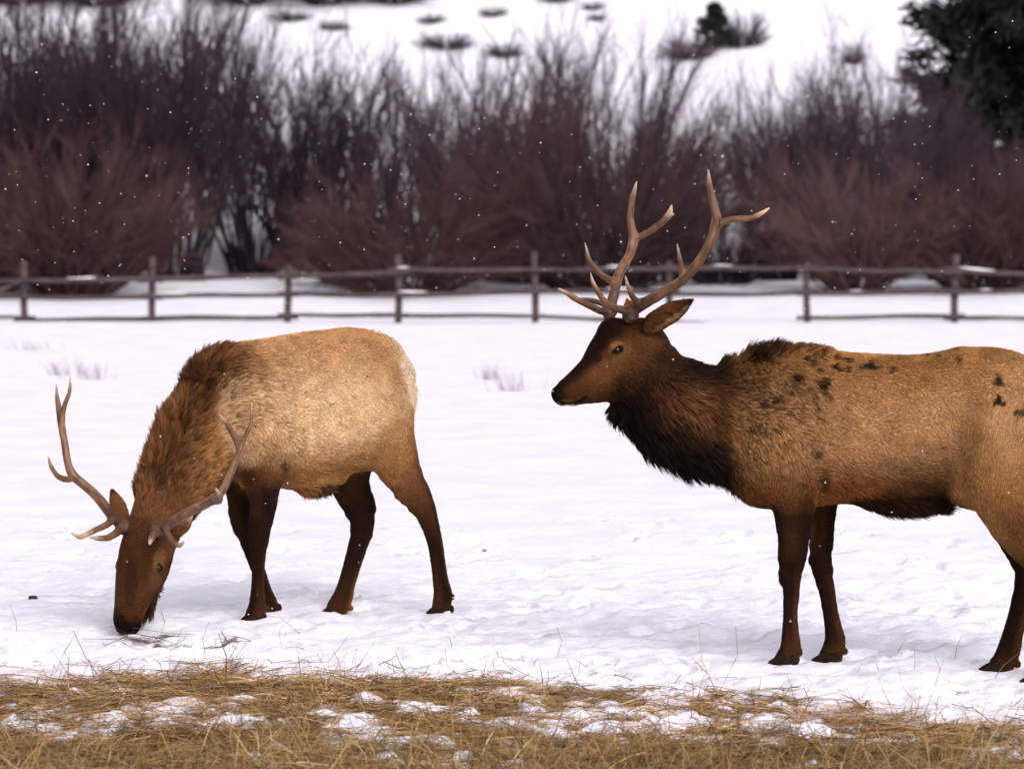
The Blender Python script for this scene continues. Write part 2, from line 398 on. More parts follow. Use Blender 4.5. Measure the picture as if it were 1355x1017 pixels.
for i, (kd, px, pt, Y, lb) in enumerate([('tall', 0, 5, 98, 'dark bare willow in the upper left corner, rear of the thicket'), ('tall2', 85, 12, 97, 'dark bare willow of the rear thicket, over the left reddish shrub'), ('tall', 185, 0, 99, 'dark bare willow of the rear thicket, just left of the tallest one'),
        ('tall2', 640, 120, 97, 'rear willow of the thicket halfway between the rump and the antlers'), ('tall2', 835, 105, 94, 'rear willow of the thicket straight above the upright antler'),
        ('tall', 1070, 125, 97, 'rear willow of the thicket below the lone little slope bush'), ('tall2', 1215, 150, 97, 'rear willow of the thicket at the pine\'s left foot'), ('tall', 1290, 185, 96.5, 'rear willow of the thicket directly under the pine'), ('sparse', 385, 95, 98, 'fine twigged rear willow between the snow gap and the slope brush'), ('sparse', 470, 120, 95.5, 'fine twigged rear willow above the low brown shrub'), ('sparse', 565, 130, 94.5, 'fine twigged rear willow above the spreading reddish shrub'), ('sparse', 655, 120, 95, 'fine twigged rear willow left of the big rounded shrub'), ('round', 20, 250, 88, 'low brown shrub in front of the reddish one at far left'), ('round', 690, 235, 89, 'low brown shrub left of the big rounded shrub, behind the fence')]):
    shrub(kd, px, pt, Y, 1.05, (PUR, GRY, BRN)[i % 3] if kd != 'round' else BRN, lb, rz=i * 2.3)

M_NEED = mat_noise('pine_needles', (.006, .010, .007), (.024, .030, .019), 2.2, .8, spec=.15)
M_BARK = mat_noise('pine_bark', (.03, .02, .016), (.09, .06, .045), 6, .9)
def conifer(name, px, py_base, Y, H, W, label, seed, nl=130, bare=.12, nt=26, leaf=.16):
    rng = np.random.default_rng(seed)
    if py_base < 200:
        d = ray(px, py_base); t = np.linspace(95, 250, 900); pts = CAM[None] + d[None] * (t / d[1])[:, None]; Y = float(pts[np.argmax(pts[:, 2] < ground(pts[:, 0], pts[:, 1])), 1])
    X = at(px, 300, Y)[0]; z = gz(X, Y); e = empty(name, (X, Y, z)); tag(e, label, 'tree')
    s = np.linspace(0, 1, 10); P = np.stack([.05 * np.sin(s * 6), .05 * np.cos(s * 5), -.2 + H * s], 1)
    V, Q = tubes(P[None], (W * .055 * (1 - s * .93))[None], 8); fmesh('trunk', V, Q, M_BARK, e)
    t = rng.uniform(bare, .99, nl) ** .9; a = rng.uniform(0, 6.28, nl)
    L = W * .5 * (1 - t) ** .7 * rng.uniform(.6, 1.1, nl) + .03 * W
    base = np.stack([0 * t, 0 * t, t * H], 1)
    d = np.stack([np.cos(a), np.sin(a), -.15 + .55 * t], 1)
    B = grow(rng, base, d, L, 5, .06, .03)
    V1, Q1 = tubes(B, (.012 + .02 * L / W)[:, None] * W * .35 * np.linspace(1, .3, 5)[None], 4)
    tag(fmesh('limbs', V1, Q1, M_BARK, e), kind='stuff')
    p, dd, tt = pick(rng, B, nt, .25, 1.0)
    n = len(p); k = 5
    P0 = np.repeat(p, k, 0) + rng.normal(0, leaf * .35, (n * k, 3)); D = np.repeat(dd, k, 0) + rng.normal(0, .7, (n * k, 3)); D /= np.linalg.norm(D, axis=1, keepdims=True)
    S = np.cross(D, rng.normal(0, 1, D.shape)); S /= np.linalg.norm(S, axis=1, keepdims=True)
    ll = leaf * rng.uniform(.5, 1.3, (n * k, 1)); w = ll * .16
    V = np.stack([P0 - S * w, P0 + S * w, P0 + D * ll + S * w * .3, P0 + D * ll - S * w * .3], 1).reshape(-1, 3)
    fmesh('crown', V, np.arange(len(V)).reshape(-1, 4), M_NEED, e, False)
conifer('pine_tree', 1340, 330, 101, 15, 7.0, 'large dark green pine cut off by the top right corner', 3, 420, .02, 44, .42)
conifer('small_conifer', 944, 66, 148, 1.6, 1.9, 'small dark conifer standing alone on the snowy slope', 4, 110, .03, 22, .10)
def low(px, py, H, wide, label, seed, kind='round2', tint=(.045, .034, .034)):
    d = ray(px, py); t = np.linspace(95, 250, 900); pts = CAM[None] + d[None] * (t / d[1])[:, None]
    g = ground(pts[:, 0], pts[:, 1]); k = np.argmax(pts[:, 2] < g); Y = float(pts[k, 1]) if pts[k, 2] < g[k] else 160.
    H = H * 1.5 if H < .5 else H; X = float(at(px, py, Y)[0]); z = gz(X, Y); sc = H / (PROTO[kind][2] * .8)
    e = empty('brush_clump', (X, Y, z)); e.scale = (sc * wide * .8, sc * wide * .8, sc); e.rotation_euler = (0, 0, seed * 1.3)
    tag(e, label, 'brush', 'low brush on the snowy slope')
    for nm, dt in (('stems', PROTO[kind][0]), ('twigs', PROTO[kind][1])):
        o = link(nm, dt, e); o.color = (*tint, 1)
LOW = [(985, 62, 1.3, 1.0, 'bare bush just right of the small conifer on the slope'), (912, 80, .8, 1.7, 'low brush at the left foot of the small conifer'),
 (1128, 86, .8, .7, 'lone little bush on the slope right of the small conifer'), (652, 23, .25, 2.0, 'flat brush tuft on the slope near the top, left of centre'),
 (572, 32, .25, 2.0, 'flat brush tuft on the upper slope above the spreading reddish shrub'), (592, 66, .4, 2.4, 'wide low brush streak on the slope above the sparse willows'),
 (385, 28, .3, 2.4, 'brush tuft on the slope top right of the tallest willow'), (440, 40, .25, 2.2, 'small brush tuft right of the slope top brush above the thin willow'),
 (784, 14, .25, 1.6, 'tiny brush tuft on the slope near the top centre'), (790, 28, .2, 1.6, 'tiny lower brush tuft on the slope near the top centre'),
 (668, 76, .55, 1.8, 'brush patch on the slope behind the thin upright willow'), (735, 4, .5, 2.0, 'brush at the very top edge, left of centre'),
 (30, 6, 1.7, 2.0, 'brush at the top left corner'), (130, 6, 1.6, 2.0, 'brush along the top edge, second from the left corner'), (330, 5, 1.3, 2.2, 'brush along the top edge above the snow streak'),
 (430, 6, 1.3, 2.2, 'brush along the top edge, right of the snow streak brush'), (520, 5, 1.1, 2.2, 'brush along the top edge, last before the open slope')]
for i, (px, py, H, w, lb) in enumerate(LOW): low(px, py, H, w, lb, i)

# ------------------------------------------------------------------ implicit-surface modelling for the elk
def spline(A, n):
    """centripetal-ish Catmull-Rom through rows of A, n samples per span"""
    A = np.asarray(A, float); P = np.vstack([2 * A[0] - A[1], A, 2 * A[-1] - A[-2]]); out = []
    for i in range(1, len(P) - 2):
        t = np.linspace(0, 1, n, endpoint=False)[:, None]
        a, b, c, d = P[i - 1], P[i], P[i + 1], P[i + 2]
        out.append(.5 * (2 * b + (c - a) * t + (2 * a - 5 * b + 4 * c - d) * t ** 2 + (3 * b - a - 3 * c + d) * t ** 3))
    out.append(P[-2][None]); return np.vstack(out)
class Loft:
    def __init__(s, rows, S, up, k=.04, flow=1, att=None, shrink=0., n=8, raw=False, round_=False):
        """rows: photo x, photo y, depth, up radius, down radius, lateral radius (px)"""
        rows = np.array(rows, float)
        C = rows[:, :3] if raw else np.array([at(*r[:3]) for r in rows])
        Rr = rows[:, 3:6] if raw else rows[:, 3:6] * (rows[:, 2:3] / F_PX)
        D = spline(np.hstack([C, Rr]), n); s.C = D[:, :3]; s.R = np.maximum(D[:, 3:] - shrink, .0012); s.n = n
        s.T = np.gradient(s.C, axis=0); s.T /= np.linalg.norm(s.T, axis=1, keepdims=True)
        S = np.array(S, float); S = S if S.ndim == 2 else np.repeat(S[None], len(rows), 0)
        if len(S) == 2: S = S[0] + (S[1] - S[0]) * np.linspace(0, 1, len(rows))[:, None]
        S = np.stack([np.interp(np.linspace(0, len(S) - 1, len(s.C)), np.arange(len(S)), S[:, c]) for c in range(3)], 1)
        S = S - (S * s.T).sum(1, keepdims=True) * s.T; s.S = S / np.linalg.norm(S, axis=1, keepdims=True)
        s.U = np.cross(s.S, s.T); up = np.array(up, float)
        s.U *= np.where((s.U @ up) < 0, -1, 1)[:, None]
        s.round = round_; s.k = k; s.flow = flow; s.att = att; m = s.R.max() + .13
        s.lo, s.hi = s.C.min(0) - m, s.C.max(0) + m
    def eval(s, P, full=False):
        C = s.C; d2 = (C ** 2).sum(1)[None] - 2 * P @ C.T
        i = d2.argmin(1); L = len(C)
        d = P - C[i]; t = (d * s.T[i]).sum(1)
        nxt = np.where(t > 0, np.minimum(i + 1, L - 1), np.maximum(i - 1, 0))
        sp = np.linalg.norm(C[nxt] - C[i], axis=1); f = np.where(sp > 0, np.clip(np.abs(t) / np.maximum(sp, 1e-6), 0, 1), 0)[:, None]
        c = C[i] * (1 - f) + C[nxt] * f; R = s.R[i] * (1 - f) + s.R[nxt] * f
        q = P - c; T = s.T[i]; tt = (q * T).sum(1); tt = np.where(nxt == i, tt, tt * .3)
        if s.round and not full: return np.linalg.norm(q, axis=1) - R[:, 0]
        u = (q * (s.U[i] * (1 - f) + s.U[nxt] * f)).sum(1); v = (q * (s.S[i] * (1 - f) + s.S[nxt] * f)).sum(1)
        a = np.where(u > 0, R[:, 0], R[:, 1]); b = R[:, 2]; e = np.minimum(np.minimum(R[:, 0], R[:, 1]), b)
        rad = np.sqrt((u / a) ** 2 + (v / b) ** 2 + (tt / e) ** 2) + 1e-6
        ln = np.sqrt(u * u + v * v + tt * tt) + 1e-9
        dist = np.where(rad < .35, (rad - 1) * e, ln * (1 - 1 / rad))
        if not full: return dist
        par = (i + np.where(nxt > i, f[:, 0], -f[:, 0])) / s.n
        return dist, par, (u / a) / np.maximum(rad, .05), T * s.flow
class Ball:
    def __init__(s, c, r, k=.01, sub=False):
        s.c, s.r, s.k, s.sub = np.array(c, float), np.atleast_1d(np.array(r, float)), k, sub; m = s.r.max() + .05; s.lo, s.hi = s.c - m, s.c + m; s.att = None
    def eval(s, P):
        q = (P - s.c) / s.r; rad = np.sqrt((q ** 2).sum(1)) + 1e-6; ln = np.linalg.norm(P - s.c, axis=1)
        return np.where(rad < .3, (rad - 1) * s.r.min(), ln * (1 - 1 / rad))
def smin(a, b, k):
    h = np.clip(.5 + .5 * (b - a) / k, 0, 1); return b * (1 - h) + a * h - k * h * (1 - h)
def sdf(prims, P):
    out = np.full(len(P), .5)
    for p in prims:
        m = np.all((P > p.lo) & (P < p.hi), 1)
        if not m.any(): continue
        d = np.full(len(P), .5); d[m] = p.eval(P[m])
        if getattr(p, 'sub', False): out = -smin(-out, d, p.k)
        else: out = smin(out, d, p.k)
    return out
def surf(prims, h, lo=None, hi=None):
    """sparse naive surface nets"""
    adds = [p for p in prims if not getattr(p, 'sub', False)]
    lo = np.min([p.lo for p in adds], 0) + .09 if lo is None else lo; hi = np.max([p.hi for p in adds], 0) - .09 if hi is None else hi
    B = 6; H = h * B; nb = np.ceil((hi - lo) / H).astype(int) + 1
    g = np.stack(np.meshgrid(*[np.arange(n) for n in nb], indexing='ij'), -1).reshape(-1, 3)
    dc = sdf(prims, lo + (g + .5) * H)
    near = np.abs(dc) < H * 1.35
    Fd = np.where(dc < 0, -1., 1.).astype(np.float32).reshape(nb)
    Fd = np.repeat(np.repeat(np.repeat(Fd, B, 0), B, 1), B, 2)
    act = g[near]; loc = np.stack(np.meshgrid(*[np.arange(B)] * 3, indexing='ij'), -1).reshape(-1, 3)
    idx = (act[:, None] * B + loc[None]).reshape(-1, 3); val = np.empty(len(idx), np.float32)
    for i in range(0, len(idx), 150000):
        val[i:i + 150000] = sdf(prims, lo + idx[i:i + 150000] * h)
    Fd[idx[:, 0], idx[:, 1], idx[:, 2]] = val
    neg = Fd < 0
    cnt = np.zeros(np.array(Fd.shape) - 1, np.int8); sl = lambda a: slice(1, None) if a else slice(None, -1)
    for a in (0, 1):
        for b in (0, 1):
            for c in (0, 1): cnt += neg[sl(a), sl(b), sl(c)]
    cells = np.argwhere((cnt > 0) & (cnt < 8)); vid = np.full(cnt.shape, -1, np.int32); vid[tuple(cells.T)] = np.arange(len(cells))
    acc = np.zeros((len(cells), 3)); num = np.zeros(len(cells))
    cor = [(a, b, c) for a in (0, 1) for b in (0, 1) for c in (0, 1)]
    fv = {c: Fd[tuple((cells + c).T)] for c in cor}
    for c in cor:
        for ax in range(3):
            if c[ax]: continue
            d = tuple(v + (1 if i == ax else 0) for i, v in enumerate(c)); f0, f1 = fv[c], fv[d]; m = (f0 < 0) != (f1 < 0)
            t = np.where(m, f0 / np.where(m, f0 - f1, 1), 0); p = np.repeat(np.array(c, float)[None], len(cells), 0); p[:, ax] += t
            acc[m] += p[m]; num[m] += 1
    V = lo + (cells + acc / num[:, None]) * h
    quads = []
    for ax in range(3):
        o1, o2 = [(1, 2), (2, 0), (0, 1)][ax]
        a = neg[tuple(slice(None, -1) if i == ax else slice(None) for i in range(3))]; b = neg[tuple(slice(1, None) if i == ax else slice(None) for i in range(3))]
        e = np.argwhere(a != b); e = e[(e[:, o1] > 0) & (e[:, o2] > 0) & (e[:, o1] < cnt.shape[o1]) & (e[:, o2] < cnt.shape[o2]) & (e[:, ax] < cnt.shape[ax])]
        def cell(d1, d2):
            q = e.copy(); q[:, o1] -= d1; q[:, o2] -= d2; return vid[tuple(q.T)]
        q = np.stack([cell(1, 1), cell(0, 1), cell(0, 0), cell(1, 0)], 1)
        flip = ~a[tuple(e.T)]; q[flip] = q[flip][:, ::-1]; quads.append(q)
    Q = np.vstack(quads); Q = Q[(Q >= 0).all(1)]
    for _ in range(2):                                   # light smoothing
        s = np.zeros_like(V); w = np.zeros(len(V))
        for a, b in ((0, 1), (1, 2), (2, 3), (3, 0)):
            np.add.at(s, Q[:, a], V[Q[:, b]]); np.add.at(w, Q[:, a], 1)
        V = V * .5 + .5 * s / np.maximum(w, 1)[:, None]
    return V, Q
def cast(prims, px, py, y0, y1):
    d = ray(px, py); t = np.linspace(y0, y1, 600); P = CAM[None] + d[None] * (t / d[1])[:, None]
    v = sdf(prims, P); k = int(np.argmax(v < 0)); return P[k] if v[k] < 0 else P[int(np.argmin(v))]

PAL = dict(l=(.78, .53, .29), t=(.50, .272, .118), g=(.36, .172, .060), w=(.165, .068, .024), b=(.066, .025, .009), d=(.019, .0075, .004), k=(.007, .004, .003), c=(.84, .68, .48), r=(.25, .085, .022), h=(.082, .034, .013))
def attrs(prims, P):
    """pigment, hair length and flow at points, blended from the lofts"""
    ws = np.zeros(len(P)); C = np.zeros((len(P), 3)); L = np.zeros(len(P)); Fl = np.zeros((len(P), 3))
    for p in prims:
        if p.att is None: continue
        d, par, sn, T = p.eval(P, True)
        w = np.exp(-np.maximum(d, -.02) / p.soft); ws += w
        ki = np.array([a[0] for a in p.att], float)
        def tri(f):
            v = np.array([[f(x) for x in a] for a in p.vals(f)])
        cols = np.array([[PAL[ch] for ch in a[1]] for a in p.att]); lens = np.array([a[2] for a in p.att], float)
        top = sstep(.15, .85, sn)[:, None]; bot = sstep(-.2, -.85, sn)[:, None]; mid = 1 - top - bot
        ip = lambda arr: np.interp(par, ki, arr)
        c3 = [np.stack([ip(cols[:, j, c]) for c in range(3)], 1) for j in range(3)]
        l3 = [ip(lens[:, j]) for j in range(3)]
        C += w[:, None] * (c3[0] * top + c3[1] * mid + c3[2] * bot)
        L += w * (l3[0] * top[:, 0] + l3[1] * mid[:, 0] + l3[2] * bot[:, 0]); Fl += w[:, None] * T
    ws = np.maximum(ws, 1e-12)
    return C / ws[:, None], L / ws, Fl / (np.linalg.norm(Fl, axis=1, keepdims=True) + 1e-9)
Loft.soft = .022
Loft.vals = lambda s, f: []

# materials of the elk
M_SKIN = mat_attr('elk_hide', 'tone', .9, .03, .3, 90)
def hair_mat():
    m, n, l, b = nodes('elk_hair')
    a = n.new('ShaderNodeAttribute'); a.attribute_name = 'tone'
    ci = n.new('ShaderNodeHairInfo'); mr = n.new('ShaderNodeMapRange'); mr.inputs['To Min'].default_value = .40; mr.inputs['To Max'].default_value = 1.18  # hair darkened towards the root, painting in the shade between clumps
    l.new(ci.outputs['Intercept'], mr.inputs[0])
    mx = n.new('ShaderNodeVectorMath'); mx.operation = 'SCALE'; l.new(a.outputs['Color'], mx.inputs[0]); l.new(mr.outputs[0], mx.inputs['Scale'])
    l.new(mx.outputs[0], b.inputs['Base Color']); b.inputs['Roughness'].default_value = .6; b.inputs['Specular IOR Level'].default_value = .07
    return m
M_HAIR = hair_mat()
M_ANTLER = mat_attr('antler_bone', 'tone', .55, .35, .35, 22, .7, 60, (1, 1, .35))
M_HOOF = mat_noise('hoof_horn', (.010, .005, .003), (.022, .011, .006), 40, .8, .3, spec=.1)
M_EYE = mat_noise('elk_eye', (.003, .002, .002), (.008, .005, .004), 8, .12, spec=.35)

def fur(name, V, Q, N, tone, length, flow, count, seed, parent, base, cell=.022, dens=None, lift=.30, droop=.25, rad=.0008, hl=None, spots=None, clump=.55):
    rng = np.random.default_rng(seed)
    a, b, c, d = (V[Q[:, i]] for i in range(4)); area = .5 * np.linalg.norm(np.cross(c - a, d - b), axis=1)
    w = area * (dens[Q].mean(1) if dens is not None else 1); w /= w.sum()
    f = rng.choice(len(Q), count, p=w); s, t = rng.uniform(0, 1, (2, count, 1))
    W = [(1 - s) * (1 - t), s * (1 - t), s * t, (1 - s) * t]; q = Q[f]
    ip = lambda A: sum(W[i] * A[q[:, i]] for i in range(4))
    root = ip(V); nrm = ip(N); nrm /= np.linalg.norm(nrm, axis=1, keepdims=True); ln = ip(length[:, None])[:, 0]; fl = ip(flow); col = ip(tone)
    li = ip(hl[:, None])[:, 0] if hl is not None else lift
    fl = fl - (fl * nrm).sum(1, keepdims=True) * nrm; fl /= np.linalg.norm(fl, axis=1, keepdims=True) + 1e-6
    swirl = np.stack([vnoise(root / .09 + 11 * j, 40 + j) for j in range(3)], 1) * .45
    fl = fl + swirl + rng.normal(0, .13, fl.shape); fl[:, 2] -= droop
    fl = fl - (fl * nrm).sum(1, keepdims=True) * nrm; fl /= np.linalg.norm(fl, axis=1, keepdims=True) + 1e-6
    li = np.broadcast_to(li, (count,)) * rng.uniform(.7, 1.3, count)
    dr = fl * np.cos(li)[:, None] + nrm * np.sin(li)[:, None]
    lnv = ln * rng.uniform(.6, 1.25, count)
    warp = np.stack([vnoise(root / .05 + 31 * j, 60 + j) for j in range(3)], 1) * .008
    sz = (.005 + ln * .17)[:, None]
    lvl = np.round(np.log2(sz / .01) * 2); szq = .01 * 2 ** (lvl / 2)
    key = np.floor((root + warp) / szq).astype(np.int64); kid = ((key[:, 0] * 73856093) ^ (key[:, 1] * 19349663) ^ (key[:, 2] * 83492791) ^ (lvl[:, 0].astype(np.int64) * 7919))
    _, inv = np.unique(kid, return_inverse=True); inv = inv.ravel(); nc = np.maximum(np.bincount(inv), 1)
    mean = lambda A: np.stack([np.bincount(inv, A[:, j]) for j in range(A.shape[1])], 1) / nc[:, None]
    tip = root + dr * lnv[:, None]; mt = mean(tip)[inv]
    crand = rng.uniform(-1, 1, len(nc))[inv]
    clump_k = clump * np.clip(ln / .03, .25, 1)[:, None]
    tip = tip * (1 - clump_k) + (mt + mean(dr)[inv] * (crand * (.2 + .35 * sstep(.05, .09, ln)) * ln)[:, None]) * clump_k
    tip[:, 2] -= .12 * lnv * droop
    mid = root + dr * (lnv * .45)[:, None] + nrm * (lnv * .06)[:, None]; mid = mid * .8 + (root + tip) * .1
    K = 4; P = np.zeros((count, K, 3), np.float32); P[:, 0] = root - nrm * .002; P[:, 1] = mid * .7 + root * .3; P[:, 2] = mid * .55 + tip * .45; P[:, 3] = tip
    P -= base
    cu = bpy.data.hair_curves.new(name); cu.add_curves([K] * count)
    cu.position_data.foreach_set('vector', P.ravel())
    ra = cu.attributes.get('radius') or cu.attributes.new('radius', 'FLOAT', 'POINT')
    rr = rad * (1 + np.clip(lnv / .06, 0, 1) * .5)[:, None] * np.array([1, .95, .7, .15])[None]
    ra.data.foreach_set('value', rr.astype(np.float32).ravel())
    streak = vnoise(root / np.array([.05, .05, .03]), 77)
    long_ = np.clip(ln / .03, .3, 1.4)
    darkc = (rng.uniform(0, 1, len(nc))[inv] < .012 + .24 * sstep(.028, .046, ln) * (1 + .9 * vnoise(root / .12, 78))).astype(float)
    k = 1 + ((.20 + .12 * sstep(.026, .045, ln)) * crand + .18 * streak) * np.clip(ln / .018, .75, 1.25) + rng.normal(0, .15, count)
    k = k * (1 - .5 * darkc)
    col = np.clip(col * np.clip(k, .25, 1.8)[:, None], 0, 1)
    ca = cu.attributes.new('tone', 'FLOAT_COLOR', 'CURVE')
    ca.data.foreach_set('color', np.hstack([col, np.ones((count, 1))]).astype(np.float32).ravel())
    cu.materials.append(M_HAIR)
    return link(name, cu, parent)

def vnormals(V, Q):
    n = np.cross(V[Q[:, 2]] - V[Q[:, 0]], V[Q[:, 3]] - V[Q[:, 1]]); N = np.zeros_like(V)
    for i in range(4): np.add.at(N, Q[:, i], n)
    return N / (np.linalg.norm(N, axis=1, keepdims=True) + 1e-12)

def antler(rows_list, parent, base, tips, h=.0045):
    """rows_list: polylines of (px, py, Y, radius px)"""
    pr = []; r0 = rows_list[0]; rows_list = [[(*r0[0][:3], r0[0][3] * 1.05), (r0[0][0] * .6 + r0[1][0] * .4, r0[0][1] * .6 + r0[1][1] * .4, r0[0][2] * .6 + r0[1][2] * .4, r0[0][3] * 1.3)] + r0[1:]] + rows_list[1:]
    for rows in rows_list:
        R = [(r[0], r[1], r[2], r[3], r[3] * .92, r[3]) for r in rows]
        pr.append(Loft(R, (.31, .9, .25), (0, .3, 1), .012, n=6, round_=True))
    V, Q = surf(pr, h)
    N = vnormals(V, Q)
    best = np.full(len(V), 9.); G = np.zeros((len(V), 3))
    for j, p in enumerate(pr):
        dd, par, sn, T = p.eval(V, True); dn = np.min([np.linalg.norm(V - c, axis=1) for c in p.C], 0) / p.R.max(); mk = dn < best; best[mk] = dn[mk]
        cl = np.concatenate([[0], np.cumsum(np.linalg.norm(np.diff(p.C, axis=0), axis=1))]); al = np.interp(par * p.n, np.arange(len(cl)), cl)
        i = np.clip(np.round(par * p.n).astype(int), 0, len(p.C) - 1); q = V - p.C[i]; an = np.arctan2((q * p.S[i]).sum(1), (q * p.U[i]).sum(1))
        g3 = np.stack([np.cos(an) * 2.6 + j * 9, np.sin(an) * 2.6, al / .07], 1); G[mk] = g3[mk]
    gr = vnoise(G, 5) * .6 + vnoise(G * np.array([2.2, 2.2, 2.5]), 6) * .4
    V = V + N * (gr * .0024 + vnoise(V * 150, 6) * .0008)[:, None]
    o = fmesh('antler', V - base, Q, M_ANTLER, parent)
    C = np.repeat(np.array([[.155, .076, .038]]), len(V), 0)
    groove = .5 + .5 * gr; C = C * np.clip(.1 + 1.75 * groove, .25, 2)[:, None]
    td = np.full(len(V), 9.)
    for t in tips:
        td = np.minimum(td, np.linalg.norm(V - at(*t), axis=1))
    w = sstep(.09, .0, td)[:, None]; C = C * (1 - w) + np.array([.46, .33, .22]) * w
    b0 = at(*rows_list[0][0][:3]); w = sstep(.28, .02, np.linalg.norm(V - b0, axis=1))[:, None] * .8; C = C * (1 - w) + np.array([.06, .03, .02]) * w
    vcol(o, 'tone', C)
    return o
def hoof(px, py, Y, fwd, parent, base, size=1.0):
    """cloven hoof: two tapered toes side by side; sole at the given point"""
    c = at(px, py, Y); f = np.array(fwd, float); f[2] = 0; f /= np.linalg.norm(f); s = np.array([-f[1], f[0], 0]); z = np.array([0, 0, 1.])
    pr = []
    for sd in (-1, 1):
        off = s * sd * .021 * size
        rows = []
        for a, hh, r, lt in ((-.045, .030, .026, .019), (-.01, .030, .030, .022), (.03, .022, .022, .020), (.06, .013, .012, .012)):
            p = c + off + f * a * size + z * hh * size; rows.append((*p, r * size, r * size, lt * size))
        pr.append(Loft(rows, s, z, .006, raw=True, n=5))
    V, Q = surf(pr, .0042)
    zz = V[:, 2] - c[2]; V[:, 2] = c[2] + np.maximum(zz, .001 * np.sin(V[:, 0] * 200))
    fmesh('hoof', V - base, Q, M_HOOF, parent)

def elk(name, label, base, prims, eye, head, counts, spots, pale, antlers, hooves, seed, nosep, extra=None, h=.007, crest=None, browhint=(0, 0, 1), eyeup=.15):
    root = empty(name, base); tag(root, label, 'elk'); base = np.array(base, float)
    # eyes: found on the near side of the head, mirrored through the head's middle plane
    hc, hs_ = head
    e1 = cast(prims, *eye); e1d = (e1 - hc) @ hs_; e2 = e1 - 2 * e1d * hs_
    out = hs_ * np.sign(e1d)
    sg = np.sign(e1d)
    P2 = list(prims); hax = unit(*(np.array(nosep[0][0]) - hc)); brow = unit(*np.cross(hax, hs_)); brow = brow * (1 if brow @ np.array(browhint) > 0 else -1)
    EYES = [(e1, unit(*(hs_ * sg + brow * eyeup))), (e2, unit(*(-hs_ * sg + brow * eyeup)))]
    for e, o in EYES:
        P2.append(Ball(e - o * .010 + brow * .010 * (1 - eyeup), (.030, .030, .022), .02))
        ax = unit(*(hax - o * (hax @ o))); sv = unit(*np.cross(ax, o))
        sl = Loft([(*(e + o * .010 + ax * t), r * 1.6, r * 1.6, r) for t, r in ((-.023, .002), (-.012, .0105), (.004, .0120), (.018, .007), (.029, .0015))], sv, o, .004, raw=True, n=5); sl.sub = True; P2.append(sl)
    if extra: P2 += extra(prims)
    V, Q = surf(P2, h)
    N = vnormals(V, Q)
    for p in prims:
        if getattr(p, 'isleg', False):
            m = np.all((V > p.lo + .1) & (V < p.hi - .1), 1); ix = np.where(m)[0]
            if not len(ix): continue
            d, par, sn, T = p.eval(V[ix], True); last = len(p.C) / p.n
            w = np.exp(-np.maximum(d, 0) / .01) * sstep(3.5, 5.5, par) * sstep(last - 1.5, last - 3, par)
            V[ix] -= N[ix] * (w * (.0055 * np.exp(-((sn + .30) / .20) ** 2) - .003 * np.exp(-((sn - .25) / .25) ** 2)))[:, None]
            k = sstep(2, 3, par) * sstep(6.5, 5.5, par); V[ix] += N[ix] * (k * .0035 * vnoise(V[ix] / .035, 81))[:, None]
    N = vnormals(V, Q)
    tone, ln, flow = attrs(prims, V)
    tone = tone * (1 + .12 * vnoise(V / .11, 21) + .08 * vnoise(V / .04, 22))[:, None]
    for e, o in EYES:
        d = np.linalg.norm(V - e, axis=1)
        w = (sstep(.046, .030, d) * (.08 + (.45 if eyeup < .5 else .22) * sstep(0, .02, (V - e) @ brow)))[:, None]; tone = tone * (1 - w) + np.array(PAL['g']) * w
        de = np.sqrt(((V - e) @ hax / 1.35) ** 2 + ((V - e) @ np.cross(hax, o) / .85) ** 2 + ((V - e) @ o / 1.5) ** 2); w = sstep(.026, .018, de)[:, None] * .95; tone = tone * (1 - w) + np.array(PAL['k']) * w
        ln = np.where(de < .019, .001, np.where(d < .06, np.minimum(ln, .006), ln))
    for (p, r, cn, st) in nosep:
        d = np.linalg.norm((V - np.array(p)) , axis=1) + .006 * vnoise(V / .02, 23)
        w = sstep(r, r * .72, d)[:, None] * st; tone = tone * (1 - w) + np.array(PAL[cn]) * w
        if cn == 'k': ln = np.where(d < r * .9, .001, ln)
    for (px, py, rx, ry, cn, st) in spots:
        p = cast(prims, px, py, base[1] - 1.0, base[1] + 1.2); m = base[1] / F_PX
        d = np.sqrt(((V[:, 0] - p[0]) / (rx * m)) ** 2 + ((V[:, 2] - p[2]) / (ry * m)) ** 2 + ((V[:, 1] - p[1]) / .12) ** 2) + .55 * vnoise(V / .022, 25) + .3 * vnoise(V / .009, 28)
        w = sstep(1.15, .75, d)[:, None] * st; tone = tone * (1 - w) + np.array(PAL[cn]) * w
    for (p, r, cn, st) in pale:
        d = np.sqrt((((V - np.array(p)) / np.array(r)) ** 2).sum(1)) + .10 * vnoise(V / .05, 26)
        w = sstep(1.1, .7, d)[:, None] * st; tone = tone * (1 - w) + np.array(PAL[cn]) * w
    tone = np.clip(tone, .004, 1)
    lift = .27 + .22 * sstep(.025, .05, ln) + .10 * vnoise(V / .06, 27)
    if crest is not None:
        for (p, r, dl, l, *dv) in crest:
            w = sstep(1.15, .6, np.sqrt((((V - np.array(p)) / np.array(r)) ** 2).sum(1))); ln = ln * (1 - w) + dl * w; lift = lift * (1 - w) + l * w
            if dv: flow = flow * (1 - w[:, None]) + np.array(dv[0]) * w[:, None]
    b = fmesh('body', V - base, Q, M_SKIN, root); vcol(b, 'tone', tone * .8)  # hide darker than the hair: shading under the coat put into its colour
    dens = np.where(ln > .0025, 1.0, 0.0) * (1 + 1.2 * sstep(.02, .008, ln))
    fur('coat', V, Q, N, tone, ln, flow, counts, seed, root, base, dens=dens, hl=lift)
